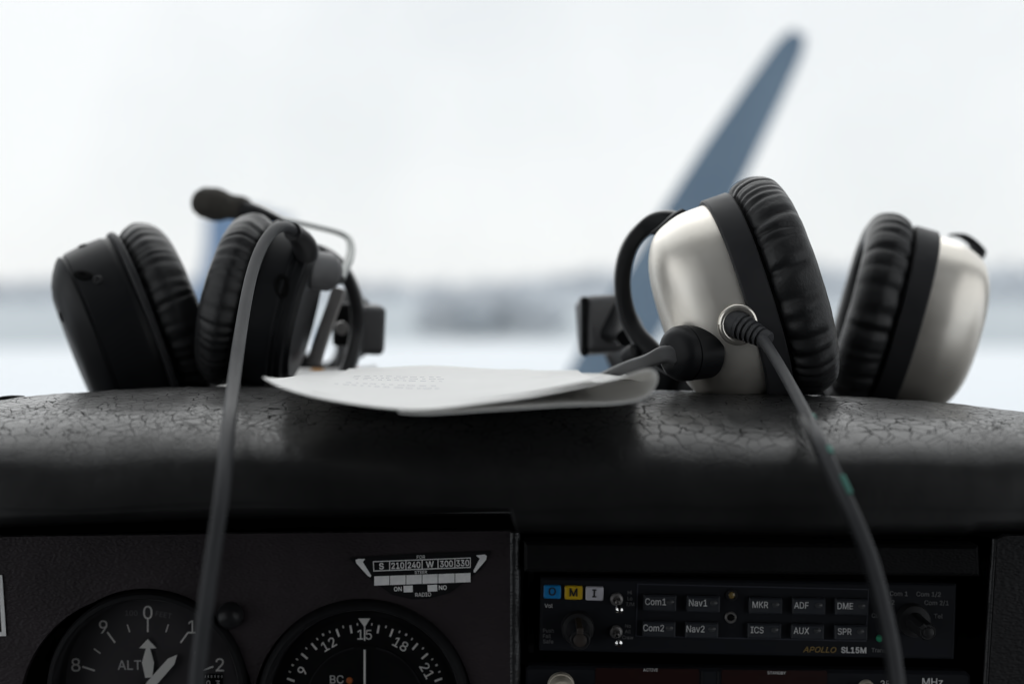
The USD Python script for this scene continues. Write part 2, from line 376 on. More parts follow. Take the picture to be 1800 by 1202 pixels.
# far ridge, height by direction (photograph pixel of its skyline)
sky_y = PchipInterpolator([-2600, -900, 0, 100, 420, 620, 800, 950, 1050, 1200, 1500, 1800, 2700, 4400], [470, 495, 506, 502, 500, 502, 508, 494, 480, 470, 472, 474, 468, 480])
rows = []
D0 = 900.0
for dd, k in ((-60, -0.02), (-25, .45), (0, .9), (30, 1.0), (120, .8), (300, -0.02)):
    row = []
    for px in np.arange(-2600, 4401, 35):
        a = math.atan((px - 900) / FPX); h = (527 - sky_y(px)) / FPX * D0 + 1.6 + 2.5 * (meshkit.fbm(np.array([px * .011, 0.3, dd * .01])) - .5)
        row.append([(D0 + dd) * math.sin(a), (D0 + dd) * math.cos(a), max(h * k, -0.5)])
    rows.append(row)
hm = grid(np.array(rows)); v, f = vf(hm)
obj('hills', (v, f[:, ::-1]), 'hazed_hill_wood', smooth=True, kind='structure')
# woods, paled to stand in for haze, along the near shore of the lake and up the ridge: small leaf-sized faces
rng = np.random.default_rng(5)
def clump(c, w, h, n, s):
    """Loose shrub or tree crown: n small random triangles through an upright volume, on a thin stem."""
    out = []
    q = rng.normal(size=(n, 3)); q /= np.linalg.norm(q, axis=1)[:, None]; q *= rng.random((n, 1)) ** (1 / 2.2)
    ctr = np.asarray(c) + q * [w, w, h / 2] + [0, 0, h * .55]
    tri = rng.normal(size=(n, 3, 3)) * s
    return (ctr[:, None] + tri).reshape(-1, 3)
V = []
for k in range(90):
    px = rng.normal(860, 62); px = min(max(px, 745), 985); d = rng.uniform(60, 74)
    x, y = (px - 900) / FPX * d, d
    hh = rng.uniform(1.6, 2.6) * (1.0 if 775 < px < 950 else .75)
    V.append(clump((x, y, 0), 0.45, hh, 130, 0.11)); V.append(np.array([[x - .03, y, 0], [x + .03, y, 0], [x, y, hh * .8]]))
V = np.vstack(V); obj('shore_woods', (V, np.arange(len(V)).reshape(-1, 3)), 'hazed_bush', smooth=False)
tag(stage.GetPrimAtPath('/World/shore_woods'), 'blurred clump of bare winter woods, paled grey-blue for haze, in the middle distance between the headsets', 'woods', kind='stuff')
V = []
for k in range(1500):
    px = rng.uniform(-900, 2700); a = math.atan((px - 900) / FPX); dd = rng.uniform(-55, 25)
    r_ = D0 + dd; zz = max(0, ((527 - sky_y(px)) / FPX * D0 + 1.6) * np.interp(dd, [-60, -25, 0, 30], [0, .45, .9, 1]))
    V.append(clump((r_ * math.sin(a), r_ * math.cos(a), zz - .3), 1.6, rng.uniform(3, 6), 22, 0.9))
V = np.vstack(V); obj('ridge_woods', (V, np.arange(len(V)).reshape(-1, 3)), 'hazed_bush', smooth=False)
tag(stage.GetPrimAtPath('/World/ridge_woods'), 'far-off band of woods paled for haze along the horizon ridge', 'woods', kind='stuff')

# upright blue fin standing out on the snow past the left headset
dF = 12.0
def fin_pt(px, py): p = P(px, py, dF); return (p[0], p[2])
fo = [fin_pt(374, 372), fin_pt(470, 372), fin_pt(500, 600)]
pl = Polygon([fin_pt(368, 360), fin_pt(364, 440), fin_pt(352, 490), fin_pt(328, 535), fin_pt(300, 575), (fin_pt(250, 700)[0], 0.9), (fin_pt(250, 700)[0], 0.0), (fin_pt(520, 700)[0], 0.0), fin_pt(500, 600), fin_pt(472, 372)])
fin = thing('tail_fin', 'blurred blue upright fin out on the snow, seen between the two black ear cups', 'fin', (fin_pt(400, 600)[0], dF, 0))
m = trimesh.creation.extrude_polygon(pl, 0.10, engine='earcut'); obj('fin_skin', up_right(m, dF + .05), 'fin_paint', fin, smooth=False)
pl2 = Polygon([fin_pt(474, 380), fin_pt(510, 384), fin_pt(545, 600), fin_pt(503, 600)])
obj('rudder', up_right(trimesh.creation.extrude_polygon(pl2, 0.07, engine='earcut'), dF + .035), 'fin_paint', fin, smooth=False)

# propeller
DP = 2.2
hub = P(888, 943, DP)
tip = P(1404, 58, DP)
ax_b = nrm(tip - hub); Lb = np.linalg.norm(tip - hub)
fwdn = np.array([0, 1.0, 0]); side = nrm(np.cross(ax_b, fwdn))
def blade(sign):
    ax, sd = ax_b * sign, side * sign
    rows = []
    for t in np.linspace(0.04, 1, 40):
        px_w = np.interp(t, [0.04, .12, .3, .42, .6, .75, .88, .95, .98, 1.0], [48, 64, 98, 104, 102, 88, 67, 54, 46, 26]) / 2 * DP / FPX
        th_ = np.interp(t, [0.04, .12, .3, 1.0], [.028, .026, .014, .004]) / 2
        tw = np.interp(t, [0.04, .12, .3, 1], [0.9, .9, .62, .25])
        off = np.interp(t, [0, .3, .6, 1], [0, 0, 0, 0]) * 0
        c_ = hub + ax * Lb * t + sd * off
        p = np.linspace(0, 2 * np.pi, 24, endpoint=False)
        cd = nrm(sd * math.cos(tw) + fwdn * math.sin(tw)); td = np.cross(ax, cd)
        w_ = px_w / math.cos(tw)
        rows.append(c_ + np.cos(p)[:, None] * w_ * cd + (np.sin(p) * (1 + .35 * np.cos(p)))[:, None] * th_ * td)
    return grid(np.array(rows), wrap=True, cap=True)
prop = thing('propeller', 'blurred blue-grey propeller blade slanting up behind the pale headset', 'propeller', hub)
obj('blade', blade(1), 'blade_paint', prop, smooth=50); obj('blade', blade(-1), 'blade_paint', prop, smooth=50)
obj('spinner', lathe(hub - [0, .06, 0], (0, 1, 0), [(0, .12), (.05, .125), (.10, .115), (.17, .09), (.23, .05), (.255, .015), (.26, 0)]), 'cowl_paint', prop)

# engine cowling, and an unseen cabin shaped to shade the panel
rows = []
for y, zt, w in ((0.96, -0.128, .56), (1.2, -.15, .55), (1.6, -.19, .50), (1.95, -.225, .42), (2.1, -.26, .34)):
    rows.append([[w * math.sin(a) * 1.0, y, CAM[2] + zt - .32 * (1 - math.cos(a) ** .8 if math.cos(a) > 0 else 1)] for a in np.linspace(-np.pi / 2, np.pi / 2, 41)] +
                [[w * .9 * math.cos(b) , y, CAM[2] + zt - .32 - .45 * math.sin(b)] for b in np.linspace(0.1, np.pi - .1, 21)])
cw = grid(np.array(rows), wrap=True, cap=True)
cowl = obj('engine_cowling', cw, 'cowl_paint', smooth=40); tag(cowl, 'white engine cowling ahead of the windscreen, behind the propeller', 'cowling')
zc = CAM[2]
cab = thing('cabin', 'unseen grey lined aircraft cabin around the viewer, roof and side openings shaped for the light', 'cabin', (0, -0.5, 0.45))  # out of view; roof, walls and openings sized to darken the panel
W = .62
obj('roof', bx((-W - .04, -1.5, zc + .44), (W + .04, .30, zc + .47)), 'cabin_lining', cab, smooth=False)
obj('floor', bx((-W, -1.5, .46), (W, .93, .50)), 'dark_blocker', cab, smooth=False)
obj('rear_wall', bx((-W, -1.53, .46), (W, -1.503, zc + .44)), 'dark_blocker', cab, smooth=False)
for s in (-1, 1):
    obj('side_wall', bx((s * W, -1.5, .46), (s * (W + .03), .95, zc - .38)), 'cabin_lining', cab, smooth=False)
    obj('added_side_panel', bx((s * W, -1.5, zc - .378), (s * (W + .03), -.5, zc + .437)), 'dark_blocker', cab, smooth=False)  # side closed in and dark, added to keep rear light off the fascia
    obj('windscreen_post', tube([(s * .60, .95, zc - .37), (s * .60, .70, zc + .13), (s * .60, .29, zc + .44)], .022, sub=12), 'cabin_lining', cab)
# windscreen pane: a bowed sheet with real thickness
def pane(off):
    rows = []
    for t in np.linspace(0, 1, 13):
        row = []
        for x in np.linspace(-.585, .585, 25):
            bow = .05 * (1 - (x / .585) ** 2) - .05
            row.append([x, .95 - .66 * t + bow * (1 - .5 * t) + .05 * math.sin(math.pi * t) + off, zc - .105 + .54 * t + off * .6])
        rows.append(row)
    return np.array(rows)
a, b = pane(0), pane(.003)
v = np.vstack([a.reshape(-1, 3), b.reshape(-1, 3)]); n_ = a.shape[0] * a.shape[1]
_, fa = vf(grid(a)); ed = []
r_, c_ = a.shape[:2]
loop = list(range(c_)) + [i * c_ + c_ - 1 for i in range(1, r_)] + [(r_ - 1) * c_ + j for j in range(c_ - 2, -1, -1)] + [i * c_ for i in range(r_ - 2, 0, -1)]
for i, j in zip(loop, loop[1:] + loop[:1]): ed += [[i, j + n_, j], [i, i + n_, j + n_]]
obj('windscreen', (v, np.vstack([fa, fa[:, ::-1] + n_, np.array(ed)])), 'windscreen_clear', cab, smooth=40)

# ------------------------------------------------------------------ glareshield
crest_py = PchipInterpolator([-2300, -700, -150, 0, 40, 100, 200, 400, 700, 1100, 1300, 1450, 1600, 1700, 1800, 1950, 2600, 4300], [800, 770, 722, 703, 699, 695, 688, 684, 687, 690, 695, 700, 707, 714, 726, 745, 800, 830])
fas_py = lambda px: np.interp(px, [-400, 0, 400, 850, 897, 908, 1300, 1705, 1722, 1800, 2300], [940, 926, 912, 906, 906, 938, 941, 940, 936, 934, 934])
prof = np.array([(.955, -.100), (.80, -.052), (.68, -.022), (.60, -.0062), (.56, -.0012), (.525, 0), (.495, -.0012), (.468, -.0038), (.448, -.0075), (.435, -.0122), (.4275, -.0175), (.4242, -.0235), (.4232, -.0300)])
cols = []
xs = np.r_[np.linspace(-.595, -.21, 30)[:-1], np.linspace(-.21, .21, 420), np.linspace(.21, .595, 30)[1:]]
prof[:, 0] = np.where(prof[:, 0] < .525, .525 - (.525 - prof[:, 0]) * .82, prof[:, 0])
tt = np.r_[0, np.cumsum(np.linalg.norm(np.diff(prof, axis=0), axis=1))]; ts = np.linspace(0, tt[-1], 90)
py_, pz_ = CubicSpline(tt, prof[:, 0])(ts), PchipInterpolator(tt, prof[:, 1])(ts)
def gz(px_c): return Q(900, float(crest_py(px_c)), .525)[1] 
for x in xs:
    px = 900 + x / .525 * FPX
    zc_ = gz(px); zb = Q(900, fas_py(900 + x / .4408 * FPX), .4412)[1]
    k = 1.0
    drop = (zc_ - gz(700)) * np.interp(py_, [.441, .455, .504, .53], [.25, .30, .85, 1.0])
    col = np.c_[np.full(len(ts), x), py_, gz(700) + drop + pz_]
    col[:, 2] += .0022 * np.interp(col[:, 1], [.441, .455, .504, .52], [1, 1, .3, 0]) * (meshkit.fbm(np.c_[np.full(len(ts), x * 22), col[:, 1] * 25, np.zeros(len(ts))], 3, 4) - .5) * 2
    col[:, 1] += .003 * np.interp(col[:, 1], [.441, .463, .52], [1, .6, 0]) * (meshkit.fbm(np.c_[np.full(len(ts), x * 16), col[:, 2] * 16, np.zeros(len(ts))], 2, 9) - .5) * 2
    # fine crease relief near the rim
    col[:, 2] += .00045 * (meshkit.fbm(np.c_[np.full(len(ts), x * 160), col[:, 1] * 160, np.zeros(len(ts))], 2, 2) - .5) * 2
    ybot, ztop = col[-1, 1], col[-1, 2]
    low = [(x, ybot + .0002, ztop + (zb + .003 - ztop) * s) for s in (.2, .4, .6, .8, 1.0)]
    low += [(x, ybot + .0008, zb + .0012), (x, ybot + .002, zb + .0003), (x, ybot + .004, zb), (x, .5, zb), (x, .528, zb)]
    back = [(x, .955, zc_ - .106), (x, .53, zc_ - .106)] if False else []
    cols.append(np.vstack([col, low]))
gs = np.array(cols)
gm_ = grid(gs); v, f = vf(gm_)
n0 = np.cross(v[f[20, 1]] - v[f[20, 0]], v[f[20, 2]] - v[f[20, 0]])
if n0[2] < 0: f = f[:, ::-1]
GS = (v, f)
glare = thing('glareshield', 'black cracked vinyl glareshield, a padded ledge across the picture over the instruments', 'glareshield', (0, .5, zc - .07))
obj('padding', GS, 'cracked_vinyl', glare, smooth=True)
# torn flap of the covering at the far left of the crest
pts = np.array([P(-14, 706, .53), P(4, 702, .532), P(22, 699.5, .534), P(44, 699, .536)])
obj('torn_flap', ribbon(pts, [.0009, .0012, .0010, .0004], .006, sub=14), 'deep_black', glare)

# ------------------------------------------------------------------ instrument panel
YP = .535
panel = thing('instrument_panel', 'dark grained instrument panel in shade below the padded ledge', 'panel', (0, .54, zc - .25))
zlow = 1330
left = Polygon([(-260, 944), (400, 935), (896, 930), (903, 937), (905, zlow), (-260, zlow)])  # top edge cut low so black shows as shade under the ledge
ALT, ADI = (260, 1211), (640, 1238)
hole1 = unary_union([Point(*ALT).buffer(181, 48), Point(245, 1246).buffer(206, 64), Point(128, 1340).buffer(34), Point(392, 1340).buffer(34)])
hole2 = Point(ADI[0], ADI[1] + 2).buffer(192, 48)
obj('panel_plate', flat(left.difference(hole1).difference(hole2), YP + .004, .004), 'panel_grain', panel, smooth=False)
# rolled edge of the plate along the radio bay
e0 = [np.array([*Q(903, py, YP), 0]) for py in (936, 1000, 1100, 1200, 1330)]
obj('plate_edge', tube([(q[0], YP + .0022, q[1]) for q in e0], .0026, n=16), 'edge_grain', panel)
obj('panel_shade_backing', bx((-.615, .562, zc - .55), (.615, .568, zc - .085)), 'deep_black', panel, smooth=False)  # black colour stands in for the shadow under the ledge
obj('bay_wall', flat(Polygon([(908, 938), (920, 938), (920, zlow), (908, zlow)]), .560, .016), 'deep_black', panel, smooth=False)
obj('bay_rail', flat(quad(929, 996, 938, 1140, r=1), .552, .006), 'side_grain', panel, smooth=False)
obj('top_trim', key(Polygon([(921, 944), (1706, 951), (1708, 1004), (921, 996)]), YP + .008, .010, .0012), 'trim_grain', panel, smooth=False)
rp = Polygon([(1747, 944), (1762, 938), (2300, 938), (2300, zlow), (1724, zlow)])
obj('panel_plate', flat(rp, YP + .002, .004), 'side_grain', panel, smooth=False, label='right-hand plate of the panel with a thin glossier edge')
obj('plate_edge', tube([(*Q(a, b, YP)[:1], YP - .0005, Q(a, b, YP)[1]) for a, b in ((1748, 946), (1744, 1000), (1738, 1100), (1732, 1200), (1724, 1330))], .0012, n=16), 'edge_grain', panel)
kn = Q(405, 1080, YP)
obj('dome_screw', lathe((kn[0], YP, kn[1]), (0, -1, 0), [(0, .0050), (.001, .0051), (.003, .0048), (.0048, .0036), (.0056, .002), (.0058, 0)]), 'black_plastic', panel)

# white framed placard cut by the left border of the picture
pc = thing('framed_placard', 'small white framed placard at the far left on the panel', 'placard', (*Q(-20, 1115, YP)[:1], YP, Q(-20, 1115, YP)[1]))
out = Polygon([(-46, 1008), (4, 1010), (11, 1117), (-46, 1118)])
obj('backing', flat(out, YP, .0005), 'matte_black', pc, smooth=False)
obj('frame', flat(out.difference(out.buffer(-7)), YP - .0005, .0003), 'placard_white', pc, smooth=False)

def gauge(cx, cy, r_out, r_in, y_dial, t, lugs=()):
    """Bezel ring (as a lathe) round a recessed dial."""
    c = Q(cx, cy, YP); k = YP / FPX; o = np.array([c[0], YP, c[1]])
    ro, ri = r_out * k, r_in * k
    th_ = np.linspace(0, 2 * np.pi, 97)[:-1]; rows = []
    for dy, r in ((.012, ro), (-.002, ro), (-.0036, ro - .0010), (-.0042, ro - .0022), (-.0040, ri + .0030), (-.0028, ri + .0012), (-.001, ri + .0006), (y_dial - YP - .0002, ri)):
        rows.append(o + np.c_[r * np.cos(th_), np.full(96, dy), r * np.sin(th_)])
    obj('bezel', grid(np.array(rows), wrap=True), 'case_black', t)
    obj('case', flat(Point(cx, cy).buffer(r_out + 8, 32), .561, .0006), 'deep_black', t, smooth=False)
    return o

# altimeter
at = thing('altimeter', 'round altimeter with white numerals and two pale pointers, left of the cable', 'altimeter', (*Q(260, 1211, YP)[:1], YP, Q(260, 1211, YP)[1]))
o = gauge(*ALT, 176, 158, YP + .009, at)
yd = YP + .009
cxa, cya = 262, 1209
kd = lambda r: r
dial = obj('dial', flat(Point(cxa, cya).buffer(158, 48), yd + .001, .001), 'altimeter_face_glare', at, smooth=False)
def polar(cx, cy, r, deg): return cx + r * math.sin(math.radians(deg)), cy - r * math.cos(math.radians(deg))
for k, d in enumerate('0123456789'):
    x, y_ = polar(cxa - 2, cya - 1, 133, k * 36)
    obj('numeral', text(d, x, y_ + 12, 23, yd, 'm'), 'needle_white', dial, smooth=False)
for k in range(20):
    a, b = ((98, 121) if k % 2 == 0 else (103, 117))
    obj('tick', flat(LineString([polar(cxa - 2, cya - 1, a, k * 18), polar(cxa - 2, cya - 1, b, k * 18)]).buffer(1.3 if k % 2 == 0 else 0.9, cap_style=2), yd, .0003), 'needle_white', dial, smooth=False)
obj('lettering', text('100', 231, 1081, 9, yd, 'm'), 'dim_print', dial, smooth=False)
obj('lettering', text('FEET', 287, 1084, 9, yd, 'm', tilt=10), 'dim_print', dial, smooth=False)
obj('lettering', text('ALT', 228, 1176, 16.5, yd, 'm'), 'grey_print', dial, smooth=False)
# setting window with its small scale, right of centre
obj('setting_window', flat(quad(356, 1183, 392, 1240), yd, .0002), 'deep_black', dial, smooth=False)
for q, s in enumerate(('3', '0')):
    obj('numeral', text(s, 383 - 17 * q, 1206, 11, yd - .0003, 'm'), 'grey_print', dial, smooth=False)
for q in range(6):
    obj('tick', flat(LineString([(360 + q * 6, 1186), (360 + q * 6, 1190)]).buffer(.7, cap_style=2), yd - .0003, .0002), 'grey_print', dial, smooth=False)
c0 = np.array((cxa - 2, cya - 1))
arrow = unary_union([Polygon([(260, 1122), (275, 1138), (264, 1138.5), (271, 1163), (268, 1189), (256, 1190), (250, 1163), (257, 1138.5), (245, 1138)])])
obj('short_pointer', flat(arrow, yd - .0012, .0005), 'needle_white', at, smooth=False)
dirn = np.array([math.sin(math.radians(41.5)), -math.cos(math.radians(41.5))]); sd_ = np.array([-dirn[1], dirn[0]])
lp = [c0 + dirn * 78 + sd_ * 0, c0 + dirn * 62 + sd_ * 7.5, c0 + dirn * 8 + sd_ * 8, c0 - dirn * 30 + sd_ * 5, c0 - dirn * 30 - sd_ * 5, c0 + dirn * 8 - sd_ * 8, c0 + dirn * 62 - sd_ * 7.5]
obj('long_pointer', flat(Polygon(lp), yd - .0026, .0005), 'needle_white', at, smooth=False)
obj('pivot', lathe((*Q(*c0, yd)[:1], yd, Q(*c0, yd)[1]), (0, -1, 0), [(0, .0022), (.0036, .0022), (.004, .0016)]), 'deep_black', at)
obj('glass', flat(Point(260, 1211).buffer(159, 48), YP + .0025, .0010), 'bright_glass', at, smooth=False)

# course indicator
ci = thing('course_indicator', 'round course dial with radial numbers and a vertical white needle, right of the cable', 'gauge', (*Q(*ADI, YP)[:1], YP, Q(*ADI, YP)[1]))
o = gauge(ADI[0], ADI[1], 188, 166, YP + .006, ci)
yd = YP + .006
dial = obj('dial', flat(Point(*ADI).buffer(166, 48), yd + .001, .001), 'dial_black', ci, smooth=False)
cx, cy = 641, 1241
card = obj('compass_card', flat(Point(cx, cy).buffer(158, 48).difference(Point(cx, cy).buffer(107, 48)), yd, .0003), 'dial_inner', ci, smooth=False)
for k in range(72):
    ang = k * 5 - 150.0
    if abs((ang + 180) % 360 - 180) > 100: continue
    if k % 2: a, b, w_ = 143, 147, 1.0
    elif k % 6 == 0: a, b, w_ = 144, 148, 1.6
    else: a, b, w_ = 131, 145, 1.7
    obj('tick', flat(LineString([polar(cx, cy, a, ang), polar(cx, cy, b, ang)]).buffer(w_, cap_style=2), yd - .0003, .0003), 'needle_white', card, smooth=False)
for n_, s in ((15, '15'), (18, '18'), (21, '21'), (24, '24'), (12, '12'), (9, '9'), (6, '6')):
    ang = (n_ - 15) * 10
    x, y_ = polar(cx, cy, 118, ang)
    obj('numeral', text(s, x, y_, 17, yd - .0003, 'm', tilt=ang), 'needle_white', card, smooth=False)
inner = obj('inner_face', flat(Point(cx, cy).buffer(103, 48), yd - .0006, .0004), 'dial_inner', ci, smooth=False)
obj('inner_ring', flat(Point(cx, cy).buffer(106, 48).difference(Point(cx, cy).buffer(104, 48)), yd - .0004, .0008), 'rim_plastic', ci, smooth=False)
obj('lettering', text('BC', 592, 1200, 14, yd - .001, 'm'), 'grey_print', inner, smooth=False)
q = Q(615, 1194, yd); obj('lamp', lathe((q[0], yd - .001, q[1]), (0, -1, 0), [(0, .0013), (.0006, .0011), (.001, .0004)], n=16), 'orange_lamp', inner)
obj('lubber_mark', flat(Polygon([(630, 1086), (651, 1086), (641, 1102)]), yd - .0012, .0003), 'needle_white', ci, smooth=False)
obj('lubber_line', flat(quad(640, 1100, 642.2, 1125, r=0), yd - .0013, .0003), 'needle_white', ci, smooth=False)
obj('course_needle', flat(quad(639.2, 1141, 642.8, 1330, r=0), yd - .0026, .0004), 'needle_white', ci, smooth=False)
obj('flag_slot', flat(quad(622, 1134, 661, 1141, r=2), yd - .0010, .0003), 'case_black', ci, smooth=False)
obj('glass', flat(Point(*ADI).buffer(167, 48), YP + .0015, .0008), 'dial_glass', ci, smooth=False)

# compass correction placard
cp = thing('compass_placard', 'winged black compass placard with a white FOR and STEER table', 'placard', (*Q(740, 1010, YP)[:1], YP, Q(740, 1010, YP)[1]))
arc = [(617, 981), (655, 1018), (690, 1043), (725, 1051), (752, 1050), (790, 1040), (825, 1014), (843, 1000), (862, 969), (740, 973)]
obj('plate', flat(Polygon(arc).buffer(1.5), YP, .0006), 'case_black', cp, smooth=False)
yq = YP - .0006
fr = Polygon([(655.5, 985.8), (827.5, 979.2), (827.5, 997.2), (656.5, 1003.6)])
def at_x(x, y0, y1): return y0 + (y1 - y0) * (x - 656) / 171.5
frame = fr.difference(fr.buffer(-1.5, join_style=2))
for x in (685, 713.6, 742, 770, 799.7):
    frame = frame.union(LineString([(x, at_x(x, 986, 979.5)), (x, at_x(x, 1003.4, 997))]).buffer(.8, cap_style=2))
obj('table_frame', flat(frame, yq, .0002), 'placard_white', cp, smooth=False)
for x, s in ((670.8, 'S'), (699.5, '210'), (728, '240'), (756, 'W'), (785, '300'), (813.5, '330')):
    obj('lettering', text(s, x, at_x(x, 1000.2, 993.6), 10.5, yq, 'm', tilt=-2.2, bold=True, sx=.86 if len(s) > 1 else 1), 'placard_white', cp, smooth=False)
xs_ = [657.3, 685, 713.6, 742, 770, 799.7, 827.8]
for a, b in zip(xs_, xs_[1:]):
    obj('filled_cell', flat(Polygon([(a + .6, at_x(a, 1012.3, 1006.3)), (b - .6, at_x(b, 1012.3, 1006.3)), (b - .6, at_x(b, 1028.5, 1022.3)), (a + .6, at_x(a, 1028.5, 1022.3))]), yq, .0002), 'placard_white', cp, smooth=False)
for x0, x1, y0 in ((709.4, 725.6, 1028.6), (751.7, 768.6, 1027.2)):
    obj('check_box', flat(quad(x0, y0, x1, y0 + 11.6, tilt=-2, r=0), yq - .00022, .0002), 'placard_white', cp, smooth=False)
for s, x, y_, h in (('FOR', 740, 981, 5.6), ('STEER', 740, 1007.5, 5.2), ('ON', 699.5, 1038, 7.2), ('NO', 778.5, 1035.5, 7.2), ('RADIO', 744, 1047.5, 6.6)):
    obj('lettering', text(s, x, y_, h, yq, 'm', tilt=-2, bold=h > 6.8), 'placard_white', cp, smooth=False)
obj('hook', flat(Polygon([(625.5, 984), (630, 982), (641, 982.3), (637, 987), (652, 1011), (651, 1013), (647, 1011), (627, 989)]).buffer(.6), yq, .0002), 'placard_white', cp, smooth=False)
obj('hook', flat(Polygon([(838, 975.8), (852, 974.5), (855, 977), (854, 983), (835, 1005), (833, 1004.6), (833, 1002), (844, 981)]).buffer(.6), yq, .0002), 'placard_white', cp, smooth=False)

# audio panel
YR = .537; TL = 1.1
ap = thing('audio_panel', 'slim black audio panel with three coloured keys and ten square push buttons', 'radio panel', (*Q(1310, 1075, YR)[:1], YR, Q(1310, 1075, YR)[1]))
face = Polygon([(950, 1011), (1676, 1022), (1672, 1154), (948, 1139)])
fp = obj('face_plate', key(face, YR + .004, .004, .0008), 'radio_face', ap, smooth=False)
def line_box(pts, w_): return LineString(pts + pts[:1]).buffer(w_, join_style=1)
obj('key_border', flat(line_box([(1121, 1026), (1527, 1035.5), (1522, 1126), (1118, 1117)], .9), YR, .0002), 'line_print', fp, smooth=False)
for c, poly, s, x, y_ in (('blue_key', quad(955.5, 1027.3, 986, 1050.7, TL, 3), 'O', 970.6, 1045.5), ('yellow_key', quad(992.5, 1028.3, 1023.8, 1052.3, TL, 3), 'M', 1008, 1047), ('white_key', quad(1029.3, 1029.6, 1060.6, 1053.9, TL, 3), 'I', 1044.6, 1048.8)):
    kb = obj('marker_key', key(poly, YR, .0012, .0004), c, ap, smooth=False, label={'O': 'blue marker key', 'M': 'yellow marker key', 'I': 'white marker key'}[s])
    obj('lettering', text(s, x, y_, 13.5, YR - .0012, 'm', tilt=TL, bold=True), 'key_ink', kb, smooth=False)
for s, x0, y0, x1, y1, tx in (('Com1', 1130, 1043, 1187.5, 1071, 1134), ('Nav1', 1206, 1045, 1264, 1073, 1211), ('Com2', 1128.7, 1089.5, 1186, 1116.5, 1130.5), ('Nav2', 1203.7, 1091, 1261, 1118.5, 1206.5),
                              ('MKR', 1315, 1048, 1373, 1075.5, 1322.5), ('ADF', 1391, 1048.5, 1448.6, 1077, 1396), ('DME', 1466, 1050, 1524, 1078, 1472), ('ICS', 1313, 1092.8, 1371, 1119.4, 1319.5), ('AUX', 1389, 1094.3, 1446, 1120.5, 1395), ('SPR', 1465, 1095.8, 1522, 1121.6, 1472.5)):
    b = obj('push_button', key(quad(x0, y0, x1, y1, TL, 1.5), YR, .0028, .0006), 'button_face', ap, smooth=False)
    h = 11.5 if s in ('Com1', 'Nav1', 'Com2', 'Nav2') else 11.2
    obj('lettering', text(s, tx, (y0 + y1) / 2 + (5.2 if tx < 1300 else 5.6), h, YR - .0028, 'l', tilt=TL, sx=.86), 'grey_print', b, smooth=False)
    q = Q(x1 - 9.5, (y0 + y1) / 2 + .5, YR - .0028)
    e = lathe((q[0], YR - .0026, q[1]), (0, -1, 0), [(0, .0010), (.0005, .0009), (.0008, .0004)], n=14)
    e.vertices[:, 0] = q[0] + (e.vertices[:, 0] - q[0]) * 1.5
    obj('indicator_lens', e, 'led_lens', b)
def knob(parent, px, py, r, front_px, front_py, r2, ytop, colour, ridge, ridge_colour):
    """Skirted knob that stands out of the face, with a pointer ridge along its front."""
    c = Q(px, py, YR); o_ = np.array([c[0], YR, c[1]]); k = YR / FPX
    kb = obj('knob', lathe(o_, (0, -1, 0), [(0, r * k), (.003, r * k), (.0042, r * k * .94), (.0046, r2 * k * 1.12), (.012, r2 * k * 1.02), (ytop - .0012, r2 * k), (ytop - .0003, r2 * k * .93), (ytop, r2 * k * .85)]), colour, parent)
    a = math.radians(ridge)
    u_ = np.array([math.sin(a), 0, math.cos(a)])
    ctr = o_ + np.array([0, -ytop / 2 - .0004, 0])
    obj('pointer', rbox(ctr + u_ * r2 * k * .55, (.0026, ytop, r2 * k * 1.2), .0006, ax=np.array([[math.cos(a), 0, -math.sin(a)], [0, 1, 0], u_])), ridge_colour, kb)
    obj('cap', lathe(o_ + [0, -ytop, 0], (0, -1, 0), [(0, r2 * k * .62), (.0008, r2 * k * .6), (.0012, r2 * k * .4)]), ridge_colour, kb)
knob(ap, 1015, 1101, 29, 0, 0, 18.5, .021, 'knob_dark', 0, 'brown_knob')
knob(ap, 1603, 1088, 29, 0, 0, 15, .021, 'knob_dark', -44, 'knob_dark')
for x, y_ in ((1083.7, 1052), (1082.5, 1109)):
    c = Q(x, y_, YR); o_ = np.array([c[0], YR, c[1]])
    t = obj('toggle_switch', lathe(o_, (0, -1, 0), [(0, .0025), (.001, .0025), (.0014, .0022), (.0016, .0015), (.0008, .0013)], n=20), 'brushed_arm', ap)
    obj('lever', lathe(o_ + [0, -.0006, 0], (0.03, -1, -.22), [(0, .0008), (.006, .0009), (.0075, .0013), (.009, .0016), (.0102, .0014), (.0108, .0006)], n=18), 'chrome', t)
for x, y_, c in ((1286, 1045, 'amber_lens'), (1284, 1084, 'deep_black')):
    q = Q(x, y_, YR); o_ = np.array([q[0], YR, q[1]])
    l_ = obj('lens_ring', lathe(o_, (0, -1, 0), [(0, .0022), (.0008, .0022), (.0011, .0019), (.0011, .0015), (.0004, .0014)], n=24), 'brushed_arm' if c == 'deep_black' else 'knob_dark', ap)
    obj('lens', lathe(o_ + [0, -.0003, 0], (0, -1, 0), [(0, .0014), (.0005, .0012), (.0008, .0005)], n=18), c, l_)
q = Q(1546, 1121, YR); obj('green_lamp', lathe((q[0], YR, q[1]), (0, -1, 0), [(0, .0014), (.0006, .0013), (.001, .0005)], n=18), 'green_lamp', ap)
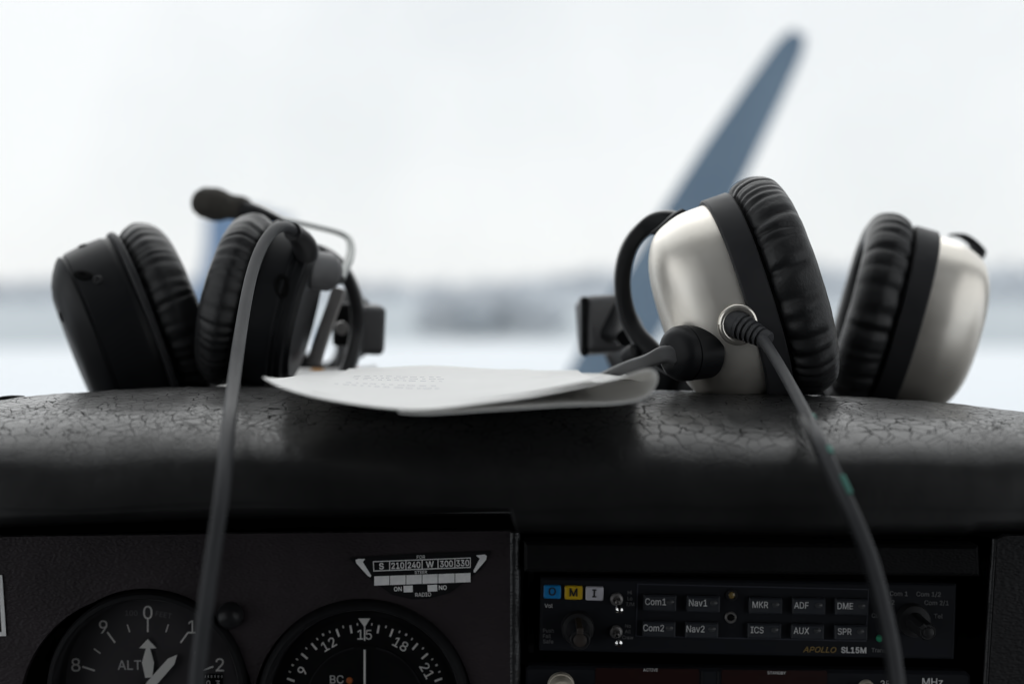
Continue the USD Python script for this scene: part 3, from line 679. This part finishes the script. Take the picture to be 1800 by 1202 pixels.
for s, x, y_, h, c, an in (('Vol', 957.5, 1067, 6.6, 'grey_print', 'l'), ('Push', 954.5, 1110.5, 6.4, 'dim_print', 'l'), ('Fail', 954.5, 1120, 6.4, 'dim_print', 'l'), ('Safe', 954.5, 1129.5, 6.4, 'dim_print', 'l'),
                          ('Hi', 1103.5, 1043.5, 6, 'dim_print', 'l'), ('Lo', 1103, 1054, 6, 'dim_print', 'l'), ('T/M', 1100, 1064, 6, 'dim_print', 'l'), ('No', 1099, 1102, 6, 'dim_print', 'l'), ('All', 1098.5, 1112, 6, 'dim_print', 'l'), ('Crew', 1093.5, 1122, 6, 'dim_print', 'l'),
                          ('Com 1', 1579.5, 1046.5, 7.8, 'dim_print', 'm'), ('Com 1/2', 1632, 1047.5, 7.8, 'dim_print', 'm'), ('Com 2', 1556, 1061.5, 7.8, 'dim_print', 'm'), ('Com 2/1', 1646, 1062.5, 7.8, 'dim_print', 'm'), ('Com 3', 1548, 1085, 7.8, 'dim_print', 'm'), ('Tel', 1649, 1086, 7.8, 'dim_print', 'm'), ('Transmit', 1532, 1145, 7, 'dim_print', 'l')):
    obj('lettering', text(s, x, y_, h, YR, an, tilt=TL), c, fp, smooth=False)
obj('lettering', text('APOLLO', 1440, 1145.6, 9.5, YR, 'm', tilt=TL, shear=.28, sx=1.12), 'gold_print', fp, smooth=False)
obj('lettering', text('SL15M', 1500.5, 1146.6, 9.8, YR, 'm', tilt=TL, bold=True), 'grey_print', fp, smooth=False)

# radio below
rd = thing('communication_radio', 'black radio with dark red display windows below the audio panel, cut by the border', 'radio', (*Q(1310, 1260, YR)[:1], YR, Q(1310, 1260, YR)[1]))
face = Polygon([(924, 1168), (930, 1163), (1690, 1173), (1698, 1180), (1698, zlow), (924, zlow)])
fp = obj('face_plate', key(face, YR + .005, .006, .0012), 'radio_face', rd, smooth=False)
yr = YR - .001
for x0, x1, y0 in ((1046, 1228, 1174), (1268, 1453, 1177)):
    w_ = obj('display_window', flat(quad(x0, y0, x1, 1300, 0.5, 2), yr, .0003), 'red_display', rd, smooth=False)
obj('display_frame', flat(LineString([(1234, 1180), (1234, 1300), (1262, 1300), (1262, 1180)]).buffer(1), yr, .0004), 'knob_dark', rd, smooth=False)
obj('lettering', text('ACTIVE', 1143.5, 1179, 5, yr - .0003, 'm', tilt=TL), 'grey_print', fp, smooth=False)
obj('lettering', text('STANDBY', 1365, 1184, 5, yr - .0003, 'm', tilt=TL), 'grey_print', fp, smooth=False)
obj('lettering', text('.25', 1554, 1206, 11, yr, 'm', tilt=TL), 'grey_print', fp, smooth=False)
obj('lettering', text('MHz', 1639, 1204, 13, yr, 'm', tilt=TL), 'grey_print', fp, smooth=False)
for x, y_, r in ((986, 1204, 23), (1522, 1207, 13)):
    c = Q(x, y_, yr); k = yr / FPX
    obj('round_button', lathe((c[0], yr, c[1]), (0, -1, 0), [(0, r * k * 1.05), (.003, r * k * 1.04), (.0032, r * k * .95), (.0075, r * k * .93), (.009, r * k * .8), (.0096, r * k * .5), (.0098, 0)]), 'cream_knob', rd)

# ------------------------------------------------------------------ headsets
def sell(th, e=2.35):
    c, s = np.cos(th), np.sin(th)
    return np.sign(c) * abs(c) ** (2 / e), np.sign(s) * abs(s) ** (2 / e)
def cup_rows(ctr, w, u, prof, n=120, e=2.35):
    """Oval loft about ctr: prof = (w position, half-length, half-width)."""
    v = np.cross(w, u); th = np.linspace(0, 2 * np.pi, n, endpoint=False); c, s = sell(th, e)
    return np.array([ctr + p * w + a * c[:, None] * u + b * s[:, None] * v for p, a, b in prof])
def fine(prof, n):
    p = np.array(prof, float); t = np.r_[0, np.cumsum(np.linalg.norm(np.diff(p, axis=0), axis=1))]
    return PchipInterpolator(t, p)(np.linspace(0, t[-1], n))
def oval(ctr, w, u, prof, n=120, smooth_n=None, e=2.35):
    if smooth_n: prof = fine(prof, smooth_n)
    return grid(cup_rows(ctr, w, u, prof, n, e), wrap=True, cap=True)
def cushion(ctr, w, u, a, b, t, seed, amp=.0014, nf=36, bulge=1.0, e=2.35):
    """Soft ring: gathered at the seam (w = 0), rounded towards the ear (w = t), with radial gathers."""
    rg = np.random.default_rng(seed); v = np.cross(w, u)
    N, M = 420, 46
    sec = fine([(0.0, -.0030), (.0012, -.0012), (.004, .0006 * bulge), (.45 * t, .0016 * bulge), (.75 * t, .0004), (.93 * t, -.0030), (1.02 * t, -.0085), (.99 * t, -.0130), (.85 * t, -.0165), (.5 * t, -.0178), (.1 * t, -.0175)], M)
    th = np.linspace(0, 2 * np.pi, N, endpoint=False); c, s = sell(th, e)
    # creases: position, width, strength, slant
    fold = np.zeros((M, N)); k = 0
    arc = np.linspace(0, 1, M)
    pos = np.cumsum(rg.uniform(.55, 1.45, nf)); pos = pos / pos[-1] * 2 * np.pi
    for p in pos:
        wd = rg.uniform(.022, .05); st = rg.uniform(.45, 1.0); sl = rg.uniform(-.10, .10); ln = rg.uniform(.26, .52); cu = rg.uniform(-.25, .25)
        cen = p + sl * arc + cu * arc ** 2
        dth = (th[None, :] - cen[:, None] + np.pi) % (2 * np.pi) - np.pi
        env = np.exp(-(arc / ln) ** 2)[:, None] * (1 - np.exp(-((arc + .012) / .02) ** 2))[:, None]
        fold += st * env * (-np.exp(-(dth / wd) ** 2) + .45 * np.exp(-((dth - 1.9 * wd) / (1.3 * wd)) ** 2) + .35 * np.exp(-((dth + 1.9 * wd) / (1.4 * wd)) ** 2))
    rows = []
    for i in range(M):
        pw, dr = sec[i]
        base = ctr + pw * w + (a + dr) * c[:, None] * u + (b + dr) * s[:, None] * v
        out = nrm_rows(c[:, None] * u + s[:, None] * v)
        q = meshkit.fbm(base * 45, 3, seed) - .5
        rows.append(base + out * (fold[i] * amp + .0012 * q)[:, None] + w * (.0010 * q * np.sin(np.pi * arc[i]))[:, None])
    return grid(np.array(rows + [rows[0]]), wrap=True)
def nrm_rows(x): return x / np.linalg.norm(x, axis=1)[:, None]
def frame(tilt_deg, yaw_deg, flip):
    """w: from the shell to the cushion. flip = +1 when the cushion is on the right. tilt: top leans away from the cushion side, in the picture."""
    t, y = math.radians(tilt_deg), math.radians(yaw_deg)
    w = np.array([flip * math.cos(t) * math.cos(y), math.cos(t) * math.sin(y), math.sin(t)])
    u = np.array([-flip * math.sin(t) * math.cos(y), -math.sin(t) * math.sin(y), math.cos(t)])
    return w, u

# ---- pale headset on the right
hs = thing('headset', 'champagne silver headset with black leather cushions standing on the right of the ledge', 'headset', P(1440, 705, .57))
silver_prof = [(-.0098, .955, .95), (-.0135, .953, .948), (-.0185, .943, .938), (-.0235, .905, .90), (-.0285, .835, .825), (-.0322, .70, .69), (-.0344, .53, .52), (-.0351, .40, .39), (-.0356, .18, .17), (-.0357, .02, .02)]
def silver_cup(ctr, w, u, a, b, seed, t, deep=1.0):
    sc = lambda pr: [(-.0112 + (p + .0112) * deep, x * a, y * b) for p, x, y in pr]
    shell = oval(ctr, w, u, sc(silver_prof), smooth_n=40)
    cup = obj('ear_cup', shell, 'champagne', hs, smooth=40)
    rim = oval(ctr, w, u, [(-.0106, a * .94, b * .94), (-.0104, a * 1.0 - .0006, b - .0006), (-.0098, a, b), (-.0008, a * 1.005, b * 1.005), (-.0002, a * 1.005 - .0006, b * 1.005 - .0006), (0, a * .93, b * .93)])
    obj('rim', rim, 'rim_plastic', cup, smooth=35)
    obj('seam', oval(ctr, w, u, [(-.0002, a * .955, b * .955), (.0016, a * .955, b * .955)]), 'deep_black', cup)
    cs = cushion(ctr + .0009 * w, w, u, a + .0012, b + .0012, t, seed)
    obj('ear_cushion', cs, 'cushion_leather', cup, smooth=True)
    obj('speaker_cloth', oval(ctr, w, u, [(.0018, a * .64, b * .6), (.0024, a * .64, b * .6)]), 'mesh_fabric', cup)
    return cup, shell, rim, cs
wA, uA = frame(17.7, 0.0, 1)
cA = P(1332, 516, .552)
cupA, shA, rimA, csA = silver_cup(cA, wA, uA, .0408, .0318, 11, .0190, 1.12)
wB, uB = frame(15.0, 7.5, -1)
cB = P(1562, 554, .63)
cupB, shB, rimB, csB = silver_cup(cB, wB, uB, .0408, .0315, 23, .0185, 1.14)
# silver collar, ribbed boot and the cord
hp, hn = hit(cat(shA, rimA), 1297, 570)
bd = nrm(P(1342, 596, .512) - P(1291, 568, .520))
ringpts = []
cr = hp + hn * .0006
A1 = nrm(np.cross(hn, [0, 0, 1])); A2 = np.cross(hn, A1)
for a in np.linspace(0, 2 * np.pi, 41): ringpts.append(cr + .0061 * (math.cos(a) * A1 + math.sin(a) * A2 * 1.05))
collar = obj('cord_collar', tube(ringpts, .0014, n=12, cap=False), 'silver_trim', cupA)
bp = [(-.003, .0052), (.0008, .0052)]
for k in range(5):
    t0 = .0012 + k * .0021; r0 = .0050 - k * .00032
    bp += [(t0, r0), (t0 + .0003, r0 + .0001), (t0 + .0012, r0), (t0 + .0013, r0 - .0008), (t0 + .0019, r0 - .0009)]
bp += [(.0118, .0036), (.0138, .0035), (.0145, .0030), (.0146, .001)]
obj('cord_boot', lathe(hp - hn * .0005, bd, bp, n=32), 'dark_rubber', cupA, smooth=40)
e = hp + bd * .0138
cpts = [e - bd * .003, P(1362, 629, .501), P(1393, 683, .482), P(1419, 732, .452), P(1444, 782, .425), P(1490, 880, .415), P(1530, 975, .414), P(1556, 1070, .414), P(1572, 1150, .414), P(1582, 1240, .414), P(1590, 1340, .41)]
obj('cord', tube(cpts, .0020, n=18, sub=110), 'dark_rubber', hs)
cs_ = spline(np.array(cpts), 400)
c2 = spline(np.array(cpts[3:]) + np.array([-.0016, .0006, -.0006]), 90)
obj('cord_strand', tube(c2, .0013, n=12), 'matte_black', hs)
def near_px(pts, py):
    best = min(range(len(pts)), key=lambda i: abs((601 - FPX * ((pts[i] - CAM) @ UP) / ((pts[i] - CAM) @ FWD)) - py)); return best
for py, ln in ((737, 5), (795, 4), (855, 7)):
    i = near_px(cs_, py); seg = cs_[max(i - ln, 0):i + ln]
    obj('bare_wire', tube(seg + np.array([.0011, -.0011, .0006]), [.0002] + [.0011] * (len(seg) - 2) + [.0002], n=10), 'green_wire', hs, label='green patch where the cord jacket is worn through')
# microphone swivel on the shell, with its flat boom
hp, hn = hit(shA, 1220, 619)
ad = nrm(np.array([-.80, -.52, -.06]))
base = hp - ad * .006
sw = obj('boom_swivel', lathe(base, ad, [(0, .0102), (.0105, .0104), (.0108, .0100), (.0111, .0100), (.0114, .0104), (.0135, .0102), (.0152, .0093), (.0166, .0074), (.0174, .0040), (.0176, 0)], n=56), 'matte_black', cupA, smooth=40)
fc = base + ad * .0155
arm = [fc + np.array([.0015, -.0005, -.0015]), P(1176, 622, .525), P(1150, 629, .53), P(1118, 640, .542), P(1085, 652, .56), P(1050, 668, .585)]
obj('mic_boom', ribbon(arm, [.0032, .0033, .0028, .0024, .0022, .0022], [.0036, .0034, .0026, .002, .0018, .0018], sub=40), 'grey_plastic', hs)
ball = lathe(P(1100, 632, .585), nrm(P(1130, 606, .575) - P(1100, 632, .585)), [(0, .001), (.0008, .003), (.002, .0038), (.006, .0038), (.0078, .003), (.0085, .001)], n=20)
obj('arm_joint', ball, 'grey_rubber', hs)
# yoke round the outside of the near cup
yk = [P(1196, 381, .566), P(1172, 386, .570), P(1140, 397, .578), P(1112, 425, .584), P(1096, 470, .588), P(1096, 525, .59), P(1112, 575, .588), P(1136, 606, .582), P(1165, 634, .575), P(1200, 660, .57)]
obj('yoke', ribbon(yk, [.0016, .0038, .0036, .0034, .0034, .0035, .0038, .0040, .0038, .002], [.003, .005, .0055, .006, .006, .006, .006, .006, .005, .004], sub=70), 'matte_black', hs)
fl = [P(1150, 409, .566), P(1170, 402, .563), P(1190, 388, .561), P(1203, 372, .561)]
obj('yoke_flange', ribbon(fl, [.0006, .0026, .0034, .0016], [.003, .004, .004, .002], sub=20), 'matte_black', hs)
# same yoke on the far cup: only its tip shows over the shell
ykB = [P(1678, 413, .645), P(1698, 418, .648), P(1714, 431, .652), P(1712, 452, .672), P(1700, 520, .69), P(1684, 610, .69), P(1660, 680, .67)]
obj('yoke', ribbon(ykB, [.0006, .0012, .0014, .0014, .0016, .002, .002], .004, sub=40), 'matte_black', hs)
# slider block and the headband lying back on the ledge
obj('slider_block', rbox(P(1054, 572, .635), (.0175, .024, .0255), .0035, ax=[nrm((1, .15, .06)), nrm((-.15, 1, -.1)), nrm((-.06, .1, 1))]), 'knob_grey', hs)
obj('slider_cover', rbox(P(1026, 573, .632), (.0035, .020, .0262), .0015), 'matte_black', hs)
obj('slider_arm', ribbon([P(1070, 560, .63), P(1088, 570, .62), P(1108, 588, .605)], [.010, .009, .006], .004, sub=12), 'matte_black', hs)
hb = [P(1062, 575, .64), P(1085, 610, .70), np.array([.085, .765, zc - .050]), np.array([.13, .80, zc - .056]), np.array([.19, .815, zc - .058]), np.array([.225, .79, zc - .055]), P(1640, 690, .71), P(1650, 640, .685)]
obj('headband', ribbon(hb, .0022, .012, axis=(0, -.35, 1), sub=60), 'matte_black', hs)
hb2 = [q + np.array([0, -.006, .001]) for q in hb[2:6]]
obj('headband_pad', ribbon(hb2, .0055, .013, axis=(0, -.35, 1), sub=40), 'cushion_leather', hs)

# ---- black headset on the left
hk = thing('headset', 'all-black headset with a foam-tipped boom microphone standing on the left of the ledge', 'headset', P(330, 690, .6))
def black_cup(ctr, w, u, a, b, seed, t, prof, ln=1.0):
    shell = oval(ctr, w, u, e=2.12, prof=[(p * ln, x * a, y * b) for p, x, y in prof])
    cup = obj('ear_cup', shell, 'matte_black', hk, smooth=32)
    rim = oval(ctr, w, u, [(-.0032, a * .95, b * .95), (-.0030, a, b), (-.0022, a * 1.02, b * 1.02), (-.0008, a * 1.02, b * 1.02), (0, a, b), (.0001, a * .93, b * .93)])
    obj('rim', rim, 'rim_plastic', cup, smooth=35)
    cs = cushion(ctr, w, u, a - .0012, b - .0012, t, seed, amp=.0007, nf=46, e=2.12, bulge=1.6)
    obj('ear_cushion', cs, 'cushion_leather', cup, smooth=True)
    obj('speaker_cloth', oval(ctr, w, u, [(.001, a * .64, b * .6), (.0016, a * .64, b * .6)]), 'mesh_fabric', cup)
    return cup, shell, cs
wC, uC = frame(20.0, 21.0, 1)
cC = P(260, 567, .615)
profC = [(-.002, .95, .95), (-.0024, .975, .97), (-.006, .99, .985), (-.0065, .998, .99), (-.0150, .990, .98), (-.0220, .965, .955), (-.0232, .955, .945), (-.0238, .935, .925), (-.0246, .935, .925), (-.0252, .950, .94), (-.0264, .935, .92), (-.0280, .89, .87), (-.0305, .80, .78), (-.0325, .70, .68), (-.0338, .58, .56), (-.0343, .3, .3)]
cupC, shC, csC = black_cup(cC, wC, uC, .0408, .033, 31, .0195, profC, .98)
wD, uD = frame(14.0, 2.0, -1)
cD = P(452, 535, .60)
profD = [(-.003, .95, .95), (-.0034, .975, .97), (-.016, .985, .98), (-.0175, .97, .96), (-.0182, .92, .91), (-.0200, .91, .90), (-.0206, .87, .86), (-.0235, .85, .84), (-.0245, .78, .77), (-.027, .74, .73), (-.0275, .4, .4)]
cupD, shD, csD = black_cup(cD, wD, uD, .0358, .0305, 47, .018, profD, .8)
# slots and screws on the far-left cup
for px, py, r1, r2, nm in ((146, 484, .0042, .0022, 'slot'), (172, 492, .0020, .0020, 'screw'), (145, 432, .0020, .0012, 'slot')):
    h_ = hit(shC, px, py)
    if h_:
        p, n = h_; m = lathe(p - n * .0008, n, [(0, r2), (.0010, r2), (.0013, r2 * .8), (.0013, r2 * .4), (.0009, r2 * .35)], n=22)
        if r1 > r2: d_ = nrm(np.cross(n, [0.2, 1, .25])); m.vertices += ((m.vertices - p) @ d_)[:, None] * d_ * (r1 / r2 - 1)
        obj(nm, m, 'deep_black' if nm == 'slot' else 'black_plastic', cupC)
h_ = hit(shC, 108, 557)
if h_: obj('screw', lathe(h_[0] - h_[1] * .0006, h_[1], [(0, .0022), (.001, .0022), (.0012, .0015)], n=18), 'deep_black', cupC)
h_ = hit(shD, 496, 503)
if h_:
    p, n = h_; m = lathe(p - n * .0008, n, [(0, .0030), (.0011, .0030), (.0013, .0024), (.0006, .002)], n=24)
    m.vertices[:, 2] = p[2] + (m.vertices[:, 2] - p[2]) * 1.7
    obj('jack_socket', m, 'deep_black', cupD)
# cable boot on top and the cable down over the ledge
k0 = P(540, 436, .578)
bt = [P(536, 446, .582), P(534, 430, .578), P(526, 418, .574), P(514, 408, .568)]
obj('cable_boot', tube(bt, [.0056, .0050, .0042, .0036], n=24, sub=16), 'black_plastic', cupD)
cab_pts = [P(524, 418, .573), P(508, 401, .565), P(488, 401, .555), P(466, 424, .543), P(447, 467, .528), P(432, 530, .508), P(419, 610, .484), P(407, 700, .452), P(397, 800, .418), P(387, 890, .406), P(372, 990, .402), P(357, 1100, .400), P(346, 1202, .40), P(337, 1330, .40)]
obj('cable', tube(cab_pts, .0022, n=20, sub=120), 'grey_rubber', hk)
# microphone knob, boom, sleeve and foam
kb0, kb1 = P(540, 474, .594), P(602, 481, .607)
obj('mic_knob', lathe(kb0, kb1 - kb0, [(-.006, .0072), (.0005, .0078), (.0020, .0082), (.0105, .0082), (.0112, .0076), (.0114, .0070), (.0118, .0070), (.0135, .0066), (.014, .003)], n=40), 'knob_grey', cupD)
obj('knob_base', tube([P(500, 462, .594), P(524, 468, .594), P(546, 475, .596)], [.0088, .0088, .0082], n=26, sub=10), 'matte_black', cupD)
bm = [P(598, 492, .607), P(608, 468, .622), P(617, 440, .642), P(613, 420, .652), P(594, 409, .660), P(555, 399, .667), P(520, 391, .672), P(492, 386, .675)]
obj('mic_boom', tube(bm, [.0022, .0021, .0019, .0015, .0012, .0011, .0011, .0011], n=14, sub=60), 'steel_wire', hk)
sl = [P(500, 389, .674), P(478, 382, .677), P(455, 376, .680), P(430, 369, .683), P(418, 366, .684)]
obj('mic_sleeve', tube(sl, [.0013, .0026, .0040, .0044, .0042], n=20, sub=16), 'matte_black', hk)
f0, f1 = P(434, 369, .684), P(340, 353, .694)
fd = f1 - f0; fl_ = np.linalg.norm(fd)
fm = lathe(f0, fd, [(0, .0042), (.0006, .0056), (.003, .0062), (.0075, .0059), (.0105, .0063), (.0145, .0078), (.018, .0082), (fl_ * .82, .0074), (fl_ * .92, .0056), (fl_ * .98, .0030), (fl_, .0006)], n=44)
fm.vertices += (meshkit.fbm(fm.vertices * 420, 2, 3) - .5)[:, None] * .0008 * nrm_rows(fm.vertices - (f0 + np.clip(((fm.vertices - f0) @ nrm(fd)), 0, fl_)[:, None] * nrm(fd)) + 1e-9)
obj('foam_windscreen', fm, 'foam', hk, smooth=True)
# yoke, sliding arm, slider block and headband behind
yk = [P(562, 440, .625), P(592, 462, .632), P(616, 498, .638), P(628, 540, .64), P(628, 585, .638), P(618, 630, .63), P(600, 668, .622), P(575, 690, .615)]
obj('yoke', ribbon(yk, [.002, .003, .0030, .0032, .0034, .0032, .003, .002], .006, sub=50), 'black_plastic', hk)
obj('sliding_arm', ribbon([P(596, 508, .622), P(580, 555, .618), P(564, 600, .614), P(552, 640, .61)], .0031, .0012, sub=20), 'brushed_arm', hk)
obj('slider_block', rbox(P(646, 578, .655), (.0145, .022, .0225), .003, ax=[nrm((1, .2, -.05)), nrm((-.2, 1, .05)), nrm((.05, -.05, 1))]), 'knob_grey', hk)
obj('block_side', rbox(P(612, 570, .66), (.013, .016, .020), .002), 'black_plastic', hk)
pv = P(599, 578, .626); obj('pivot_screw', lathe(pv + [0, .004, 0], (0.1, -1, .1), [(0, .0028), (.004, .0030), (.005, .0026), (.0052, .001)], n=20), 'brushed_arm', hk)
hb = [P(640, 580, .665), P(600, 606, .715), np.array([-.10, .765, zc - .048]), np.array([-.150, .785, zc - .026]), np.array([-.180, .765, zc - .027]), P(215, 630, .70), P(225, 635, .675)]
obj('headband', ribbon(hb, .0026, .0145, axis=(0, -.2, 1), sub=60), 'black_plastic', hk)

# ------------------------------------------------------------------ paper chart in the middle
# outline of the front edge: top leaf from left to right, round the fold, and back along the bottom leaf
up_f = [(462, 662), (478, 672), (520, 688), (580, 702), (660, 714), (740, 719), (800, 714), (860, 706), (920, 698), (1000, 683), (1060, 670), (1110, 656), (1138, 648)]
fold_f = [(1150, 650), (1156, 660), (1153, 675), (1143, 690), (1122, 701)]
low_f = [(1080, 708), (1000, 711), (920, 716), (840, 721), (760, 726), (700, 724)]
def edge_curve(pts, n): return spline(np.c_[np.array(pts, float), np.zeros(len(pts))], n)[:, :2]
dfront = PchipInterpolator([462, 600, 740, 1000, 1158], [.432, .422, .419, .417, .424])
ZB = zc - .0290
def sheet(front, lift, back_d, back_pull, thick, ny=22, rag=0.0, front_off=0.0):
    rows = []
    lo_, hi_ = front[:, 0].min(), front[:, 0].max()
    top = np.minimum.accumulate(front[::-1, 1])[::-1]
    for q, (px, py) in enumerate(front):
        k = (px - lo_) / (hi_ - lo_); d = float(dfront(px)) + front_off
        p0 = P(px, py, d); p0[2] += lift
        low = thick[q]
        p1 = np.array([(px + back_pull * (k - .5) - 900) / FPX * .51, back_d + rag * math.sin(7 * k), ZB + lift - low + .0007 * math.sin(5 * k)])
        row = []
        for s in np.linspace(0, 1, ny):
            p = p0 + (p1 - p0) * s; e_ = s * (2 - s)
            p[2] = p0[2] + (p1[2] - p0[2]) * e_ + .0008 * math.sin(s * 4 + k * 5) * s * (1 - s)
            row.append(p)
        rows.append(row)
    return np.array(rows)
def leaf(R, t):
    lo = R - np.array([0, 0, t]); r, c = R.shape[:2]; n = r * c
    _, f = vf(grid(R)); v = np.vstack([R.reshape(-1, 3), lo.reshape(-1, 3)])
    a = R.reshape(-1, 3); nn = np.cross(a[f[0, 1]] - a[f[0, 0]], a[f[0, 2]] - a[f[0, 0]])
    if nn[2] < 0: f = f[:, ::-1]
    loop = list(range(c)) + [i * c + c - 1 for i in range(1, r)] + [(r - 1) * c + j for j in range(c - 2, -1, -1)] + [i * c for i in range(r - 2, 0, -1)]
    ed = []
    for i, j in zip(loop, loop[1:] + loop[:1]): ed += [[i, j + n, j], [i, i + n, j + n]]
    m = trimesh.Trimesh(v, np.vstack([f, f[:, ::-1] + n, ed]), process=False); m.fix_normals(); return m
ch = thing('folded_chart', 'folded white paper chart lying over the front of the ledge between the headsets', 'chart', P(800, 720, .45))
fr_ = edge_curve(up_f + fold_f + low_f, 190)
i_f = int(np.argmax(fr_[:, 0])); th_k = np.where(np.arange(190) < i_f - 8, 0, np.clip((np.arange(190) - i_f + 8) / 22, 0, 1) * .0026)
S1 = sheet(fr_, 0.0, .575, -60, th_k)
obj('leaf', leaf(S1, .00035), 'paper', ch, smooth=50)
def upper(x0, x1, n):
    c = edge_curve(up_f, 200); xs2 = np.linspace(x0, x1, n); return np.c_[xs2, np.interp(xs2, c[:, 0], c[:, 1])]
S2 = sheet(upper(548, 1060, 70), .0013, .572, -60, np.zeros(70), rag=.002, front_off=.012)
lf = obj('leaf', leaf(S2, .0004), 'paper', ch, smooth=30)
S3 = sheet(upper(600, 985, 50), .0021, .566, -110, np.zeros(50), rag=.003, front_off=.055)
obj('leaf', leaf(S3, .0004), 'paper', ch, smooth=30)
# printed rows on the upper leaves, following the paper
def printed(S, k0, k1, s0, s1, lift=.00004):
    n, m_ = S.shape[:2]
    def at(k, s):
        i, j = k * (n - 1), s * (m_ - 1); i0, j0 = min(int(i), n - 2), min(int(j), m_ - 2); a, b = i - i0, j - j0
        return (S[i0, j0] * (1 - a) * (1 - b) + S[i0 + 1, j0] * a * (1 - b) + S[i0, j0 + 1] * (1 - a) * b + S[i0 + 1, j0 + 1] * a * b) + [0, 0, lift]
    return leaf(np.array([[at(k, s) for s in (s0, s1)] for k in np.linspace(k0, k1, 8)]), .00002)
rg = np.random.default_rng(3)
parts = []
for s in (.28, .34, .46, .52, .58):
    k = rg.uniform(.03, .10)
    while k < .42:
        w_ = rg.uniform(.008, .035); parts.append(printed(S2, k, k + w_, s, s + .016)); k += w_ + rg.uniform(.006, .02)
obj('printed_rows', cat(*parts), 'paper_ink_pale', ch, smooth=False, kind='stuff')
parts = [printed(S3, .02, .30, .30, .33), printed(S3, .20, .36, .36, .40), printed(S3, .55, .63, .52, .56), printed(S3, .70, .76, .45, .48)]
obj('printed_rule', cat(*parts), 'paper_ink', ch, smooth=False)

# printed sheet with coloured patches behind the black headset
ps = thing('printed_leaflet', 'white leaflet with small orange, blue and pink patches behind the black headset', 'leaflet', P(560, 690, .66))
c00, c10, c01, c11 = P(286, 702, .672), P(668, 700, .672), P(296, 652, .70), P(662, 640, .70)
G = np.array([[c00 * (1 - a) * (1 - b) + c10 * a * (1 - b) + c01 * (1 - a) * b + c11 * a * b + np.array([0, 0, .0015 * math.sin(a * 6)]) for b in np.linspace(0, 1, 12)] for a in np.linspace(0, 1, 24)])
obj('leaf', leaf(G, .0004), 'paper', ps, smooth=30)
for nm, k0, k1, s0, s1, c in (('orange_patch', .685, .745, .75, 1.0, 'patch_orange'), ('blue_patch', .735, .785, .45, .75, 'patch_blue'), ('pink_patch', .86, .925, .62, .95, 'patch_pink')):
    obj(nm, printed(G, k0, k1, s0, s1), c, ps, smooth=False)
